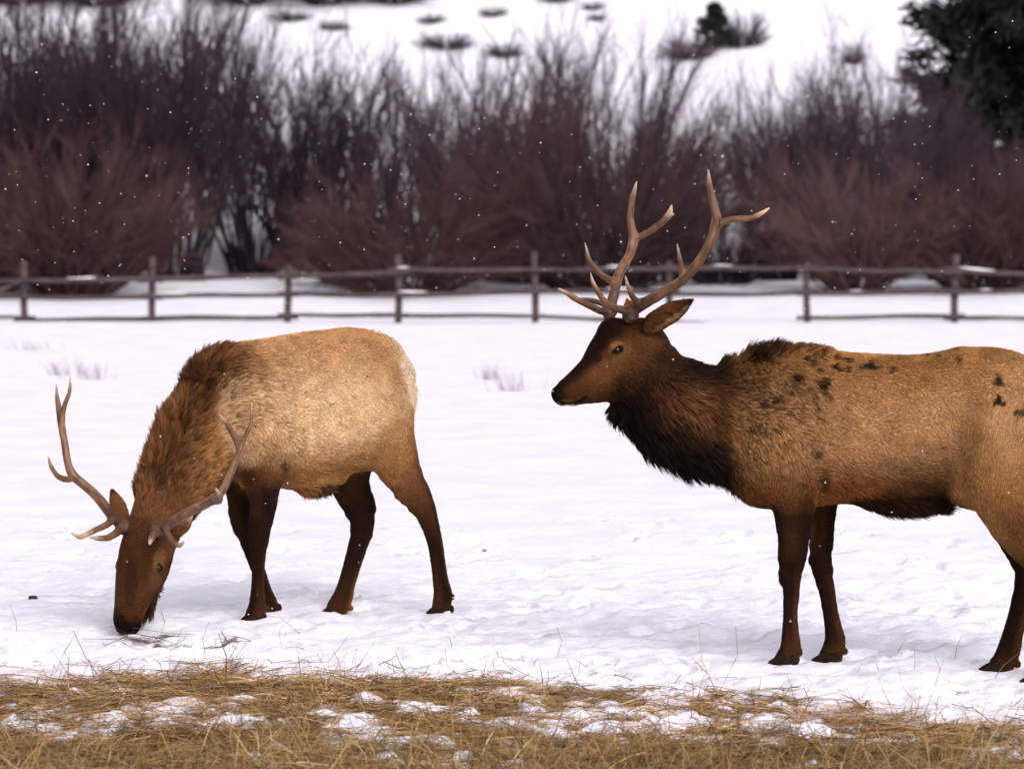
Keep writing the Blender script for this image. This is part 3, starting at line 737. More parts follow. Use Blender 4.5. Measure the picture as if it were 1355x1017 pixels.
    for e, o in EYES:
        th = np.linspace(0, math.pi, 13); ph = np.linspace(0, 2 * math.pi, 20, endpoint=False)
        G = np.stack([np.sin(th)[:, None] * np.cos(ph), np.sin(th)[:, None] * np.sin(ph), np.cos(th)[:, None] + 0 * ph], -1).reshape(-1, 3)
        i = np.arange(13 * 20).reshape(13, 20); Qe = np.stack([i[:-1], np.roll(i[:-1], -1, 1), np.roll(i[1:], -1, 1), i[1:]], -1).reshape(-1, 4)
        fmesh('eye', G * .020 + (e - o * .0075) - base, Qe, M_EYE, root)
    for rows, tips in antlers: antler(rows, root, base, tips)
    for hf in hooves: hoof(*hf[:3], hf[3], root, base, hf[4] if len(hf) > 4 else 1.0)
    return root
def unit(*v): v = np.array(v, float); return v / np.linalg.norm(v)
def leg(rows, S, fwd, att, k=.032, lat=.82, sh=.002):
    L = Loft([(x, y, Y, r, r, r * lat) for x, y, Y, r in rows], S, fwd, k, 1, att, shrink=sh); L.isleg = True
    return L

def LEGK(rows, S, fwd, att): return leg(rows, S, fwd, att, k=.09)

# ------------------------------------------------------------------ the standing elk
def standing_elk():
    Fb = unit(-.93, .37, 0); Sb = unit(-.37, -.93, 0)
    yh = math.radians(20); Fh = unit(-math.cos(yh), -math.sin(yh), 0); Sh = unit(math.sin(yh), -math.cos(yh), 0)
    Sn = unit(-.1, -1, 0); UP = (0, 0, 1)
    torso = Loft([(966, 572, 16.05, 66, 52, 34), (1000, 562, 16.02, 94, 96, 60), (1050, 562, 15.97, 104, 110, 76), (1110, 564, 15.90, 101, 104, 86), (1170, 566, 15.84, 99, 101, 90),
                  (1230, 563, 15.77, 97, 98, 88), (1285, 553, 15.70, 96, 92, 80), (1330, 551, 15.64, 90, 88, 72), (1372, 562, 15.58, 72, 80, 58), (1394, 580, 15.55, 44, 58, 38)],
                 Sb, UP, .05, 1, [(0, 'wtw', (.045, .038, .03)), (1, 'gtg', (.045, .052, .030)), (2, 'gtg', (.034, .046, .026)), (3, 'gtr', (.024, .026, .03)), (5, 'gtb', (.02, .02, .03)), (6.5, 'gtg', (.018, .018, .02)), (8, 'ttg', (.018, .018, .018)), (9, 'ctg', (.02, .02, .02))], shrink=.010)
    neck = Loft([(843, 487, 15.93, 46, 60, 38), (880, 516, 15.96, 54, 76, 44), (923, 541, 16.0, 62, 80, 50), (968, 558, 16.02, 80, 76, 56), (1020, 568, 16.0, 78, 82, 62)],
                np.array([Sh, Sb * .6 + Sh * .4]), UP, .07, 1, [(0, 'bdk', (.025, .03, .05)), (.7, 'dbk', (.035, .048, .08)), (1.5, 'dwk', (.04, .058, .09)), (2.5, 'dwk', (.05, .058, .08)), (3.2, 'bgd', (.05, .045, .045)), (4, 'gtw', (.045, .038, .025))], shrink=.012)
    headl = Loft([(872, 476, 15.945, 26, 40, 30), (846, 461, 15.925, 40, 52, 34), (815, 470, 15.905, 40, 58, 34), (786, 492, 15.865, 25, 45, 26), (761, 508, 15.83, 17, 31, 21), (748, 517, 15.81, 15, 24, 20), (741, 521, 15.805, 13, 18, 17)],
                 Sh, UP, .03, -1, [(0, 'bbb', (.02, .02, .03)), (1, 'bwd', (.018, .014, .02)), (2, 'dwb', (.012, .011, .016)), (3, 'dwb', (.009, .009, .012)), (4, 'dbb', (.007, .007, .009)), (5, 'dbb', (.005, .005, .006)), (6, 'kdg', (.003, .003, .004))], shrink=.004)
    Ff = Fb
    fn = leg([(1052, 590, 15.86, 58), (1050, 640, 15.83, 42), (1050, 678, 15.82, 27), (1050, 716, 15.83, 21), (1047, 744, 15.84, 18), (1046, 763, 15.85, 15), (1046.5, 785, 15.86, 11.5), (1046, 813, 15.87, 10), (1046, 840, 15.88, 12), (1046, 857, 15.88, 14), (1041, 870, 15.88, 14.5), (1037, 876, 15.88, 14)],
             Sb, Ff, [(0, 'ggw', (.03, .03, .02)), (1, 'bwb', (.022, .022, .02)), (2, 'dbd', (.012,) * 3), (4, 'ddd', (.008,) * 3), (7, 'ddb', (.008,) * 3), (10, 'dbb', (.012,) * 3), (11, 'dbb', (.010,) * 3)])
    ff = leg([(1072, 590, 16.16, 55), (1080, 640, 16.13, 38), (1088, 678, 16.10, 19), (1087, 716, 16.08, 16), (1086, 741, 16.07, 16), (1091, 768, 16.07, 12), (1097, 799, 16.07, 10.5), (1102, 826, 16.07, 11.5), (1105, 846, 16.08, 14), (1102, 859, 16.08, 14.5), (1097, 869, 16.08, 14), (1094, 874, 16.08, 13)],
             Sb, Ff, [(0, 'ggw', (.03, .03, .02)), (1, 'bbb', (.02, .02, .02)), (2, 'wbd', (.012,) * 3), (4, 'ddd', (.008,) * 3), (7, 'ddb', (.008,) * 3), (10, 'dbb', (.012,) * 3), (11, 'dbb', (.010,) * 3)])
    hf = LEGK([(1345, 580, 15.78, 64), (1338, 635, 15.80, 54), (1338, 680, 15.80, 38), (1350, 720, 15.80, 25), (1361, 750, 15.79, 20), (1358, 775, 15.77, 16.5), (1350, 805, 15.74, 14), (1342, 832, 15.72, 13.5), (1336, 856, 15.70, 15.5), (1330, 872, 15.70, 16), (1322, 882, 15.70, 15), (1318, 886, 15.7, 13)],
             Sb, Ff, [(0, 'ggw', (.02,) * 3), (1, 'wgw', (.018,) * 3), (2, 'bbb', (.012,) * 3), (3, 'ddd', (.010,) * 3), (5, 'ddb', (.008,) * 3), (8, 'ddb', (.008,) * 3), (10, 'dbb', (.012,) * 3), (11, 'dbb', (.010,) * 3)])
    hn = LEGK([(1345, 580, 15.47, 72), (1338, 640, 15.44, 60), (1352, 690, 15.42, 42), (1378, 735, 15.40, 29), (1400, 768, 15.39, 22), (1401, 792, 15.39, 17), (1396, 822, 15.38, 14.5), (1392, 848, 15.38, 14), (1388, 870, 15.38, 16), (1382, 887, 15.38, 16), (1374, 898, 15.38, 15), (1371, 902, 15.38, 13)],
             Sb, Ff, [(0, 'gtg', (.02,) * 3), (1, 'ggg', (.02,) * 3), (2, 'gww', (.018,) * 3), (3, 'bwb', (.012,) * 3), (5, 'ddb', (.008,) * 3), (8, 'ddb', (.008,) * 3), (10, 'dbb', (.012,) * 3), (11, 'dbb', (.010,) * 3)])
    # ears
    def ear(b, m, t, nrm, w, att):
        rows = [(*b, 9, 8, w * .55), ((b[0] * 2 + m[0]) / 3, (b[1] * 2 + m[1]) / 3, (b[2] * 2 + m[2]) / 3, 7, 6, w * .9), (*m, 5, 5, w), ((m[0] + t[0]) / 2, (m[1] + t[1]) / 2, (m[2] + t[2]) / 2, 4, 4, w * .72), (*t, 2, 2, 2)]
        ax = unit(*(at(*t) - at(*b))); n = unit(*(nrm - ax * (nrm @ ax))); S = np.cross(ax, n)
        L = Loft(rows, S, n, .012, 1, att, n=6)
        mid = at(*m); c = mid + n * .020
        return L, (mid, n, ax)
    earn, inf1 = ear((858, 432, 15.82), (886, 414, 15.74), (917, 396, 15.70), unit(-.15, -.62, -.75), 17.5, [(0, 'wbg', (.014, .012, .02)), (2, 'wwg', (.007, .007, .016)), (4, 'ddd', (.006,) * 3)])
    earf, inf2 = ear((836, 428, 16.03), (834, 412, 16.10), (830, 396, 16.15), unit(-.3, -.9, .2), 12, [(0, 'www', (.010,) * 3), (4, 'rrr', (.006,) * 3)])
    prims = [torso, neck, headl, fn, ff, hf, hn, earn, earf]
    for e in (earn, earf): e.soft = .006
    for e in (fn, ff, hf, hn): e.soft = .02
    # elbow, dewlap, sheath and muscle masses
    def extra(pr):
        out = []
        for (mid, n, ax), w in ((inf1, .05), (inf2, .035)):
            c = mid + n * .026 - ax * .01; e = Ball(c, .027, .006, True); out.append(e)
            c = mid + n * .022 + ax * .035; out.append(Ball(c, .020, .006, True))
        nn = at(741, 519, 15.80)
        ns = cast(pr, 742, 519, 15.6, 16.2); out.append(Ball(ns - Sh * .0, (.010, .010, .007), .004, True))
        n2 = ns - 2 * ((ns - nn) @ Sh) * Sh; out.append(Ball(n2, (.010, .010, .007), .004, True))
        for q in ((760, 533), (768, 531), (775, 528)):                   # mouth slit
            m = cast(pr, *q, 15.6, 16.2); out.append(Ball(m, (.016, .006, .0045), .004, True))
        for q in ((1058, 862, 15.86), (1118, 861, 16.06), (1347, 878, 15.68), (1397, 890, 15.36)):
            out.append(Ball(at(*q), (.013, .013, .017), .01))
        return out
    prims2 = prims + [Loft([(1150, 648, 15.80, 20, 18, 30), (1200, 652, 15.78, 22, 20, 34), (1240, 648, 15.75, 20, 20, 30)], Sb, UP, .06),
                      Ball(at(1282, 640, 15.55), (.10, .06, .10), .08), Ball(at(1012, 616, 15.93), (.150, .16, .185), .05), Ball(at(1040, 600, 15.80), (.15, .10, .20), .07), Ball(at(830, 545, 15.93), (.06, .06, .05), .06), Ball(at(808, 436, 15.885), (.045, .05, .045), .05), Ball(at(836, 500, 15.82), (.055, .03, .055), .04), Ball(at(797, 486, 15.815), (.04, .018, .018), .03)]
    mid = at(800, 480, 15.885)
    spots = [(1150, 486, 11, 4, 'k', .9), (1090, 507, 11, 6, 'k', .85), (1055, 502, 8, 6, 'k', .85), (1105, 487, 5, 3, 'd', .9), (1121, 476, 6, 3, 'd', .9), (1218, 462, 14, 5, 'k', .85), (1318, 504, 6, 8, 'k', .9), (1321, 532, 8, 8, 'k', .95),
             (1353, 546, 10, 5, 'k', .8), (1007, 533, 6, 9, 'd', .7), (1025, 528, 7, 4, 'd', .7), (1078, 600, 7, 7, 'd', .75), (1005, 568, 4, 6, 'd', .6), (1012, 605, 5, 4, 'd', .55), (1045, 605, 5, 4, 'd', .5), (1075, 481, 5, 4, 'd', .6), (1246, 592, 4, 3, 'd', .5), (1045, 520, 3, 5, 'd', .5), (1060, 540, 4, 5, 'b', .5), (1030, 560, 3, 6, 'b', .6)]
    fr_ = np.random.default_rng(90)
    for _ in range(46):
        a_ = fr_.uniform(0, 1)
        px_, py_ = (fr_.uniform(985, 1120), fr_.uniform(468, 575)) if a_ < .62 else (fr_.uniform(1060, 1270), fr_.uniform(459, 492))
        spots.append((px_, py_, fr_.uniform(2.2, 5.5), fr_.uniform(2.0, 5.5), 'd', fr_.uniform(.45, .85)))
    pale = [(at(1395, 545, 15.55), (.09, .2, .30), 'c', .75), (at(1200, 672, 15.75), (.34, .3, .085), 'd', .95), (at(1262, 655, 15.7), (.07, .2, .09), 'b', .8),
            (at(892, 585, 15.98), (.17, .4, .14), 'k', .75), (at(850, 545, 15.95), (.08, .4, .13), 'k', .6), (at(930, 605, 16), (.16, .4, .13), 'k', .7), (at(945, 560, 16), (.05, .3, .15), 'd', .5), (at(938, 470, 15.98), (.13, .3, .075), 'd', .75), (at(1000, 460, 16.0), (.15, .3, .07), 'd', .85), (at(1045, 456, 15.97), (.16, .25, .04), 'b', .6), (at(813, 432, 15.85), (.035, .2, .05), 'd', .7), (at(1090, 650, 15.8), (.06, .15, .08), 'r', .5),
            (at(886, 470, 15.95), (.10, .3, .06), 'd', .45), (at(1060, 690, 15.85), (.12, .4, .05), 'd', .6), (at(1010, 680, 15.95), (.14, .3, .05), 'd', .7), (at(1000, 650, 15.8), (.14, .3, .07), 'r', .45), (at(1088, 632, 15.75), (.025, .12, .07), 'd', .6), (at(1130, 640, 15.7), (.12, .2, .06), 'r', .45)]  # the slim dark patch behind the elbow paints in the crease's shade
    nosep = [(at(738, 519, 15.80), .046, 'k', .98), (at(753, 539, 15.79), .028, 'c', .85)] + [(at(x, y, 15.775 + .001 * (x - 745)), .013, 'k', .95) for x, y in ((745, 533), (749, 533), (753, 532.5), (757, 532), (761, 531.5), (765, 531))] + [(at(773, 530, 15.79), .024, 'k', .9), (at(790, 474, 15.80), .026, 'd', .75), (at(806, 472, 15.80), .02, 'd', .4), *[(at(866 + 44 * t, 442 - 37 * t, 15.80 - .095 * t), .024 - .014 * t, 'l', .16) for t in np.linspace(0, 1, 16)], (at(872, 412, 15.78), .03, 'd', .35), (at(893, 402, 15.73), .03, 'd', .5), (at(800, 446, 15.86), .07, 'd', .45), (at(776, 478, 15.85), .05, 'd', .4), (at(825, 540, 15.9), .08, 'k', .6)]  # mouth line: dark lip colour that also paints in the mouth's shadow line
    crest = [(at(954, 476, 15.98), (.06, .25, .06),   .062, .9, (.5, 0, .3)), (at(1008, 466, 16.0), (.12, .25, .06), .072, .85, (.5, 0, .3)), (at(1062, 458, 15.97), (.14, .2, .05), .05, .6),
             (at(1210, 672, 15.77), (.25, .25, .055), .075, .6), (at(880, 600, 15.98), (.20, .3, .12), .11, .5), (at(945, 625, 16.0), (.10, .3, .08), .09, .45, (.2, 0, -1)), (at(812, 545, 15.9), (.05, .2, .05), .05, .8), (at(1250, 455, 15.72), (.12, .1, .03), .03, .7)]
    nr = [[(832, 419, 15.83, 8.5), (838, 410, 15.81, 8.6), (847, 404, 15.78, 8), (872, 390, 15.68, 7), (903, 370.5, 15.57, 6.3), (925, 346, 15.50, 6.2), (940, 320, 15.47, 6.2), (948, 293, 15.48, 6.6), (945, 273, 15.50, 5.3), (939.5, 248, 15.54, 4), (937, 225, 15.58, 1.6)],
          [(947, 299, 15.47, 5), (965, 291, 15.45, 4.2), (991, 288.6, 15.44, 3.9), (1006, 283, 15.45, 3.2), (1018, 275.5, 15.46, 1.5)],
          [(905, 368, 15.57, 5), (901, 351, 15.53, 3.7), (898.5, 337, 15.50, 2.7), (896, 323, 15.48, 1.2)],
          [(848, 403, 15.78, 5.5), (840, 396, 15.74, 4.4), (834, 387, 15.70, 3.6), (830, 376, 15.67, 2.6), (827.4, 365, 15.66, 1.2)],
          [(837, 412, 15.82, 6.5), (818.6, 408.5, 15.74, 5.2), (803, 401.5, 15.65, 4.4), (790, 384, 15.58, 3.6), (784.5, 373, 15.56, 2.6), (781.5, 361.7, 15.55, 1.2)]]
    nt = [(937, 224, 15.58), (1018, 275, 15.46), (896, 323, 15.48), (827.4, 365, 15.66), (781.5, 361.7, 15.55)]
    fr = [[(806, 417, 15.97, 7.8), (808, 404, 15.99, 7.5), (813, 388, 16.04, 7), (815.5, 373, 16.10, 7), (823, 355, 16.17, 6.3), (834, 335, 16.24, 6), (838, 315, 16.28, 6.2), (834.5, 293, 16.30, 4.9), (835.5, 271, 16.30, 4.2), (839, 255, 16.29, 3.2), (842.5, 240.5, 16.28, 1.4)],
          [(839, 316, 16.28, 4.8), (848, 312, 16.27, 4.2), (863, 304, 16.25, 4.2), (880.5, 290, 16.22, 4.2), (886, 281, 16.21, 3.6), (889, 271.5, 16.20, 1.2)],
          [(884, 286, 16.21, 3.6), (891.5, 283.5, 16.20, 1.4)],
          [(815, 374, 16.10, 6), (803, 368, 16.06, 4.4), (792, 360, 16.03, 3.9), (781, 346, 16.0, 3.2), (774, 322, 15.97, 1.2)],
          [(808, 412, 15.97, 6), (795, 411, 15.93, 5), (785, 406.5, 15.88, 4.7), (763, 396, 15.80, 4), (750, 388, 15.76, 3.2), (738.8, 382, 15.74, 1.6)],
          [(810, 402, 15.99, 5), (798, 402, 15.98, 4), (783, 397.5, 15.95, 3.5), (766, 395.5, 15.92, 2)]]
    ft = [(842.5, 240, 16.28), (889, 271, 16.2), (774, 322, 15.97), (738.8, 382, 15.74)]
    base = at(1180, 885, 15.8)
    hv = [(*HOOF[0], Fb), (*HOOF[1], Fb), (*HOOF[2], Fb), (*HOOF[3], Fb)]
    elk('elk', 'standing elk in profile with raised branched antlers, dark mane and mottled tan flank', (base[0], 15.8, 0), prims2, (817, 463, 15.6, 16.2), (mid, Sh), 230000, spots, pale, [(nr, nt), (fr, ft)], hv, 3, nosep, extra, crest=crest)
standing_elk()

# ------------------------------------------------------------------ the grazing elk
def grazing_elk():
    Fb = unit(-.87, -.5, 0); Sb = unit(.5, -.87, 0); UP = (0, 0, 1)
    ah = math.radians(24); Sh = unit(math.cos(ah), -math.sin(ah), 0); Fh = unit(-math.sin(ah), -math.cos(ah), .25)
    torso = Loft([(283, 566, 17.70, 66, 66, 38), (303, 553, 17.75, 94, 94, 60), (343, 549, 17.84, 100, 100, 74), (388, 545, 17.93, 105, 97, 80), (432, 540, 18.02, 106, 95, 80),
                  (472, 528, 18.10, 99, 90, 72), (499, 521, 18.16, 84, 84, 58), (515, 523, 18.20, 62, 70, 44), (524, 528, 18.23, 38, 48, 28)],
                 Sb, UP, .05, 1, [(0, 'wgg', (.045, .04, .03)), (1, 'wtg', (.042, .036, .025)), (2, 'tlg', (.03, .03, .02)), (3, 'tlg', (.022, .022, .022)), (4.5, 'tlg', (.02, .02, .022)), (6, 'ttg', (.02, .018, .02)), (7, 'ctg', (.02, .02, .02)), (8, 'ccc', (.025, .025, .02))], shrink=.010)
    neck = Loft([(205, 697, 17.30, 34, 40, 33), (221, 658, 17.42, 42, 46, 40), (244, 612, 17.55, 50, 58, 47), (270, 566, 17.67, 58, 74, 54), (302, 535, 17.78, 64, 84, 60)],
                np.array([Sh, Sb]), (-1, 0, .4), .07, 1, [(0, 'wwb', (.025, .02, .03)), (.7, 'www', (.045, .038, .05)), (2, 'wgb', (.06, .05, .05)), (3, 'wgw', (.06, .05, .04)), (4, 'wtg', (.045, .04, .03))], shrink=.012)
    headl = Loft([(206, 686, 17.31, 32, 42, 33), (197, 710, 17.255, 33, 48, 33), (187, 744, 17.19, 31, 50, 33), (178, 775, 17.13, 25, 42, 27), (171.5, 802, 17.08, 20, 28, 21.5), (169, 819, 17.06, 18, 22, 21), (169, 827, 17.05, 15, 18, 18.5)],
                 Sh, Fh, .03, -1, [(0, 'wwb', (.028, .025, .03)), (1, 'hwb', (.022, .016, .02)), (2, 'bhb', (.013, .011, .016)), (3, 'bhd', (.009, .008, .014)), (4, 'bbb', (.007, .006, .010)), (5, 'dbb', (.005, .004, .006)), (6, 'kkb', (.003, .003, .004))], shrink=.004)
    A = [(0, 'gtw', (.03, .03, .02)), (1, 'bwb', (.02, .02, .016)), (2, 'bdd', (.012,) * 3), (4, 'ddd', (.008,) * 3), (7, 'ddb', (.008,) * 3), (10, 'dbb', (.011,) * 3)]
    fa = leg([(343, 580, 17.72, 52), (347, 620, 17.70, 36), (348, 645, 17.70, 24), (348, 671, 17.70, 18), (344.5, 694, 17.71, 16), (342, 718, 17.72, 14), (341.5, 732, 17.73, 11.5), (341.5, 755, 17.74, 9), (341, 777, 17.74, 9.2), (340.5, 798, 17.74, 11.5), (338.5, 810, 17.74, 13), (336, 818, 17.74, 13)], Sb, Fb, A)
    fb = leg([(325, 580, 18.00, 48), (323, 625, 18.02, 32), (321, 660, 18.03, 21), (321, 688, 18.04, 17), (330, 715, 18.04, 13), (336, 735, 18.04, 11), (343, 757, 18.04, 9.5), (350, 779, 18.04, 9.2), (355.5, 795, 18.04, 11), (358, 803, 18.04, 11), (357, 807, 18.04, 10)], Sb, Fb, A)
    hc = leg([(478, 545, 18.25, 56), (468, 590, 18.23, 42), (462, 622, 18.21, 31), (466, 648, 18.20, 25.5), (475, 668, 18.19, 22.5), (480, 690, 18.18, 17), (475, 716, 18.17, 14), (467, 744, 18.16, 12.5), (459, 771, 18.15, 12), (453.5, 790, 18.14, 14), (447, 803, 18.14, 15), (442, 811, 18.14, 13)], Sb, Fb,
             [(0, 'tgg', (.02,) * 3), (1, 'gwb', (.016,) * 3), (2, 'bbd', (.012,) * 3), (4, 'ddd', (.008,) * 3), (7, 'ddb', (.008,) * 3), (10, 'bbr', (.009,) * 3)])
    hd = LEGK([(504, 540, 18.08, 46), (511, 576, 18.03, 39), (523, 608, 18.0, 32), (536, 634, 18.0, 25.5), (552, 658, 18.0, 20), (564, 680, 18.0, 15), (571, 700, 18.0, 12), (576.5, 722, 18.0, 10.8), (580, 746, 18.0, 10.3), (583, 768, 18.0, 11), (586, 785, 18.0, 13), (584.5, 800, 18.0, 13), (583, 808, 18.0, 12.5)], Sb, Fb,
             [(0, 'tlg', (.02,) * 3), (1, 'gtg', (.02,) * 3), (2, 'ggw', (.018,) * 3), (3.5, 'wwb', (.014,) * 3), (5, 'bbd', (.010,) * 3), (7, 'ddb', (.008,) * 3), (10, 'bdb', (.010,) * 3), (12, 'bbb', (.010,) * 3)])
    def ear(b, m, t, nrm, w, att):
        rows = [(*b, 8, 8, w * .55), ((b[0] * 2 + m[0]) / 3, (b[1] * 2 + m[1]) / 3, (b[2] * 2 + m[2]) / 3, 6, 6, w * .9), (*m, 4.5, 4.5, w), ((m[0] + t[0]) / 2, (m[1] + t[1]) / 2, (m[2] + t[2]) / 2, 3.5, 3.5, w * .75), (*t, 2.5, 2.5, 3)]
        ax = unit(*(at(*t) - at(*b))); n = unit(*(nrm - ax * (nrm @ ax))); S = np.cross(ax, n)
        return Loft(rows, S, n, .012, 1, att, n=6), (at(*m), n, ax)
    earl, i1 = ear((165, 694, 17.30), (156, 670, 17.33), (148, 648, 17.36), unit(.35, .5, -.3), 12, [(0, 'www', (.012,) * 3), (3, 'rww', (.006,) * 3), (4, 'ddd', (.005,) * 3)])
    earr, i2 = ear((228, 708, 17.22), (241, 696, 17.16), (253, 681, 17.12), unit(.2, -.8, -.5), 11, [(0, 'www', (.012,) * 3), (3, 'gww', (.006,) * 3), (4, 'ccc', (.006,) * 3)])
    prims = [torso, neck, headl, fa, fb, hc, hd, earl, earr]
    for e in (earl, earr): e.soft = .006
    for e in (fa, fb, hc, hd): e.soft = .02
    def extra(pr):
        out = []
        for (mid, n, ax) in (i1, i2):
            out.append(Ball(mid + n * .024 - ax * .01, .024, .006, True)); out.append(Ball(mid + n * .020 + ax * .03, .018, .006, True))
        for q in ((160, 817), (180, 819)):
            m = cast(pr, *q, 16.8, 17.4); out.append(Ball(m, (.011, .010, .012), .005, True))
        for q in ((353, 804, 17.76), (364, 802, 18.03), (464, 804, 18.13), (598, 789, 17.99)):
            out.append(Ball(at(*q), (.013, .013, .016), .01))
        return out
    prims2 = prims + [Loft([(385, 628, 17.90, 14, 16, 26), (415, 634, 17.95, 15, 17, 30), (440, 626, 18.0, 14, 16, 26)], Sb, UP, .05), Ball(at(478, 590, 17.98), (.08, .06, .09), .07), Ball(at(538, 528, 18.22), (.03, .03, .08), .03)]
    mid = at(187, 745, 17.19)
    spots = [(258, 492, 10, 26, 'd', .55), (290, 462, 16, 6, 'd', .55), (272, 520, 12, 10, 'd', .5), (300, 470, 4, 8, 'b', .6), (334, 589, 2.5, 8, 'b', .55), (368, 503, 7, 2.5, 'b', .4), (300, 505, 6, 3, 'b', .4), (285, 480, 6, 10, 'd', .4), (310, 496, 8, 3, 'b', .4),
             (222, 600, 9, 28, 'd', .5), (208, 640, 8, 22, 'd', .45), (240, 560, 8, 20, 'd', .4), (376, 616, 5, 10, 'd', .6), (340, 660, 24, 16, 'd', .5)]
    pale = [(at(550, 490, 18.20), (.10, .30, .23), 'c', .8), (at(262, 505, 17.6), (.10, .3, .20), 'b', .6), (at(280, 470, 17.68), (.12, .25, .08), 'w', .5), (at(400, 655, 17.95), (.22, .3, .05), 'r', .75), (at(430, 645, 18.0), (.09, .3, .035), 'd', .8), (at(300, 640, 17.7), (.12, .2, .10), 'r', .5), (at(265, 690, 17.5), (.07, .3, .09), 'd', .7), (at(232, 745, 17.4), (.06, .25, .07), 'd', .6),
            (at(172, 790, 17.0), (.055, .12, .12), 'b', .5), (at(180, 700, 17.1), (.07, .1, .05), 'b', .4), (at(495, 480, 18.1), (.10, .3, .12), 'g', .35), (at(470, 430, 18.1), (.2, .3, .03), 'g', .5), (at(320, 560, 17.6), (.16, .3, .22), 'l', .45), (at(214, 738, 17.08), (.05, .10, .05), 'g', .35), (at(173, 772, 17.05), (.035, .10, .14), 'd', .5), (at(205, 770, 17.08), (.035, .10, .07), 'w', .5)]
    nosep = [(at(167, 826, 17.0), .044, 'k', .95), (at(177, 820, 17.02), .026, 'd', .6)]
    crest = [(at(262, 480, 17.68), (.16, .25, .20), .06, .45), (at(205, 580, 17.5), (.11, .25, .22), .085, .55), (at(190, 640, 17.4), (.08, .2, .12), .075, .6), (at(206, 792, 17.22), (.045, .12, .045), .12, .25, (0, 0, -1)), (at(262, 695, 17.52), (.07, .2, .09), .07, .5), (at(415, 648, 17.95), (.12, .25, .04), .055, .6), (at(490, 430, 18.14), (.2, .2, .04), .03, .5)]
    la = [[(166, 700, 17.22, 8), (158, 692, 17.19, 7.6), (148, 681.5, 17.15, 7.2), (128.5, 657, 17.07, 6.4), (111, 641, 17.02, 6), (97, 629, 17.0, 6.2), (90, 613, 17.0, 5.2), (84, 578, 17.03, 4.9), (80.5, 556, 17.07, 5), (76, 529, 17.12, 3.2), (74.4, 509.5, 17.16, 1.2)],
          [(81, 556, 17.07, 4), (85.5, 536.5, 17.06, 3.4), (91.6, 519, 17.06, 2.7), (93.6, 498, 17.08, 1.1)],
          [(98, 631, 17.0, 5), (88, 634, 16.95, 4.2), (77, 630, 16.88, 3.6), (68, 617.6, 16.83, 2.8), (64, 604, 16.80, 1.2)],
          [(160, 699, 17.2, 6), (152, 706, 17.10, 5), (143, 711, 17.02, 4.4), (131, 712, 16.95, 3.6), (119, 710.5, 16.90, 1.5)],
          [(150, 687, 17.16, 5.5), (139, 695, 17.08, 4.4), (126, 701, 17.0, 4), (114, 707, 16.94, 3.5), (105, 710, 16.9, 3), (94.5, 705, 16.86, 1.3)]]
    lt = [(74.4, 509, 17.16), (93.6, 497, 17.08), (64, 603, 16.8), (119, 710, 16.9), (94.5, 705, 16.86)]
    ra = [[(205, 702, 17.13, 8), (213, 699, 17.09, 7.8), (223, 693, 17.05, 7.4), (245, 680, 16.97, 6.8), (266.5, 669, 16.90, 6.4), (284, 659, 16.86, 6.6), (294.7, 648, 16.86, 5.4), (305.5, 626, 16.88, 4.9), (313, 607, 16.92, 4.8), (317, 593.6, 16.95, 4.8), (310, 577, 16.98, 4.2), (299.5, 560, 17.02, 3), (290, 548, 17.06, 1.2)],
          [(316, 596, 16.95, 3.8), (323, 580.6, 16.94, 3.2), (331, 563, 16.95, 2.7), (333, 548, 16.97, 2), (332.5, 532, 17.0, .9)],
          [(284, 661, 16.86, 6), (289, 662, 16.78, 5), (291, 657, 16.70, 4), (286, 646, 16.63, 1.5)],
          [(207, 701, 17.12, 6), (203, 707, 17.0, 5), (200, 713, 16.9, 4), (198, 719, 16.82, 2)],
          [(219, 697, 17.06, 5), (222, 706, 16.98, 4.2), (230, 717, 16.92, 3.8), (238, 721, 16.88, 3.2), (243.5, 716, 16.84, 1.5)]]
    rt = [(290, 548, 17.06), (332.5, 531, 17.0), (286, 646, 16.63), (198, 719, 16.82), (243.5, 716, 16.84)]
    base = (at(420, 820, 17.95)[0], 17.95, 0)
    hv = [(*HOOF[4], Fb, .95), (*HOOF[5], Fb, .9), (*HOOF[6], Fb), (*HOOF[7], Fb)]
    elk('elk', 'grazing elk with lowered head, pale cream flank and antlers spread wide above the snow', base, prims2, (210, 750, 16.8, 17.6), (mid, Sh), 230000, spots, pale, [(la, lt), (ra, rt)], hv, 4, nosep, extra, crest=crest, browhint=(0, -1, .3), eyeup=.75)
grazing_elk()

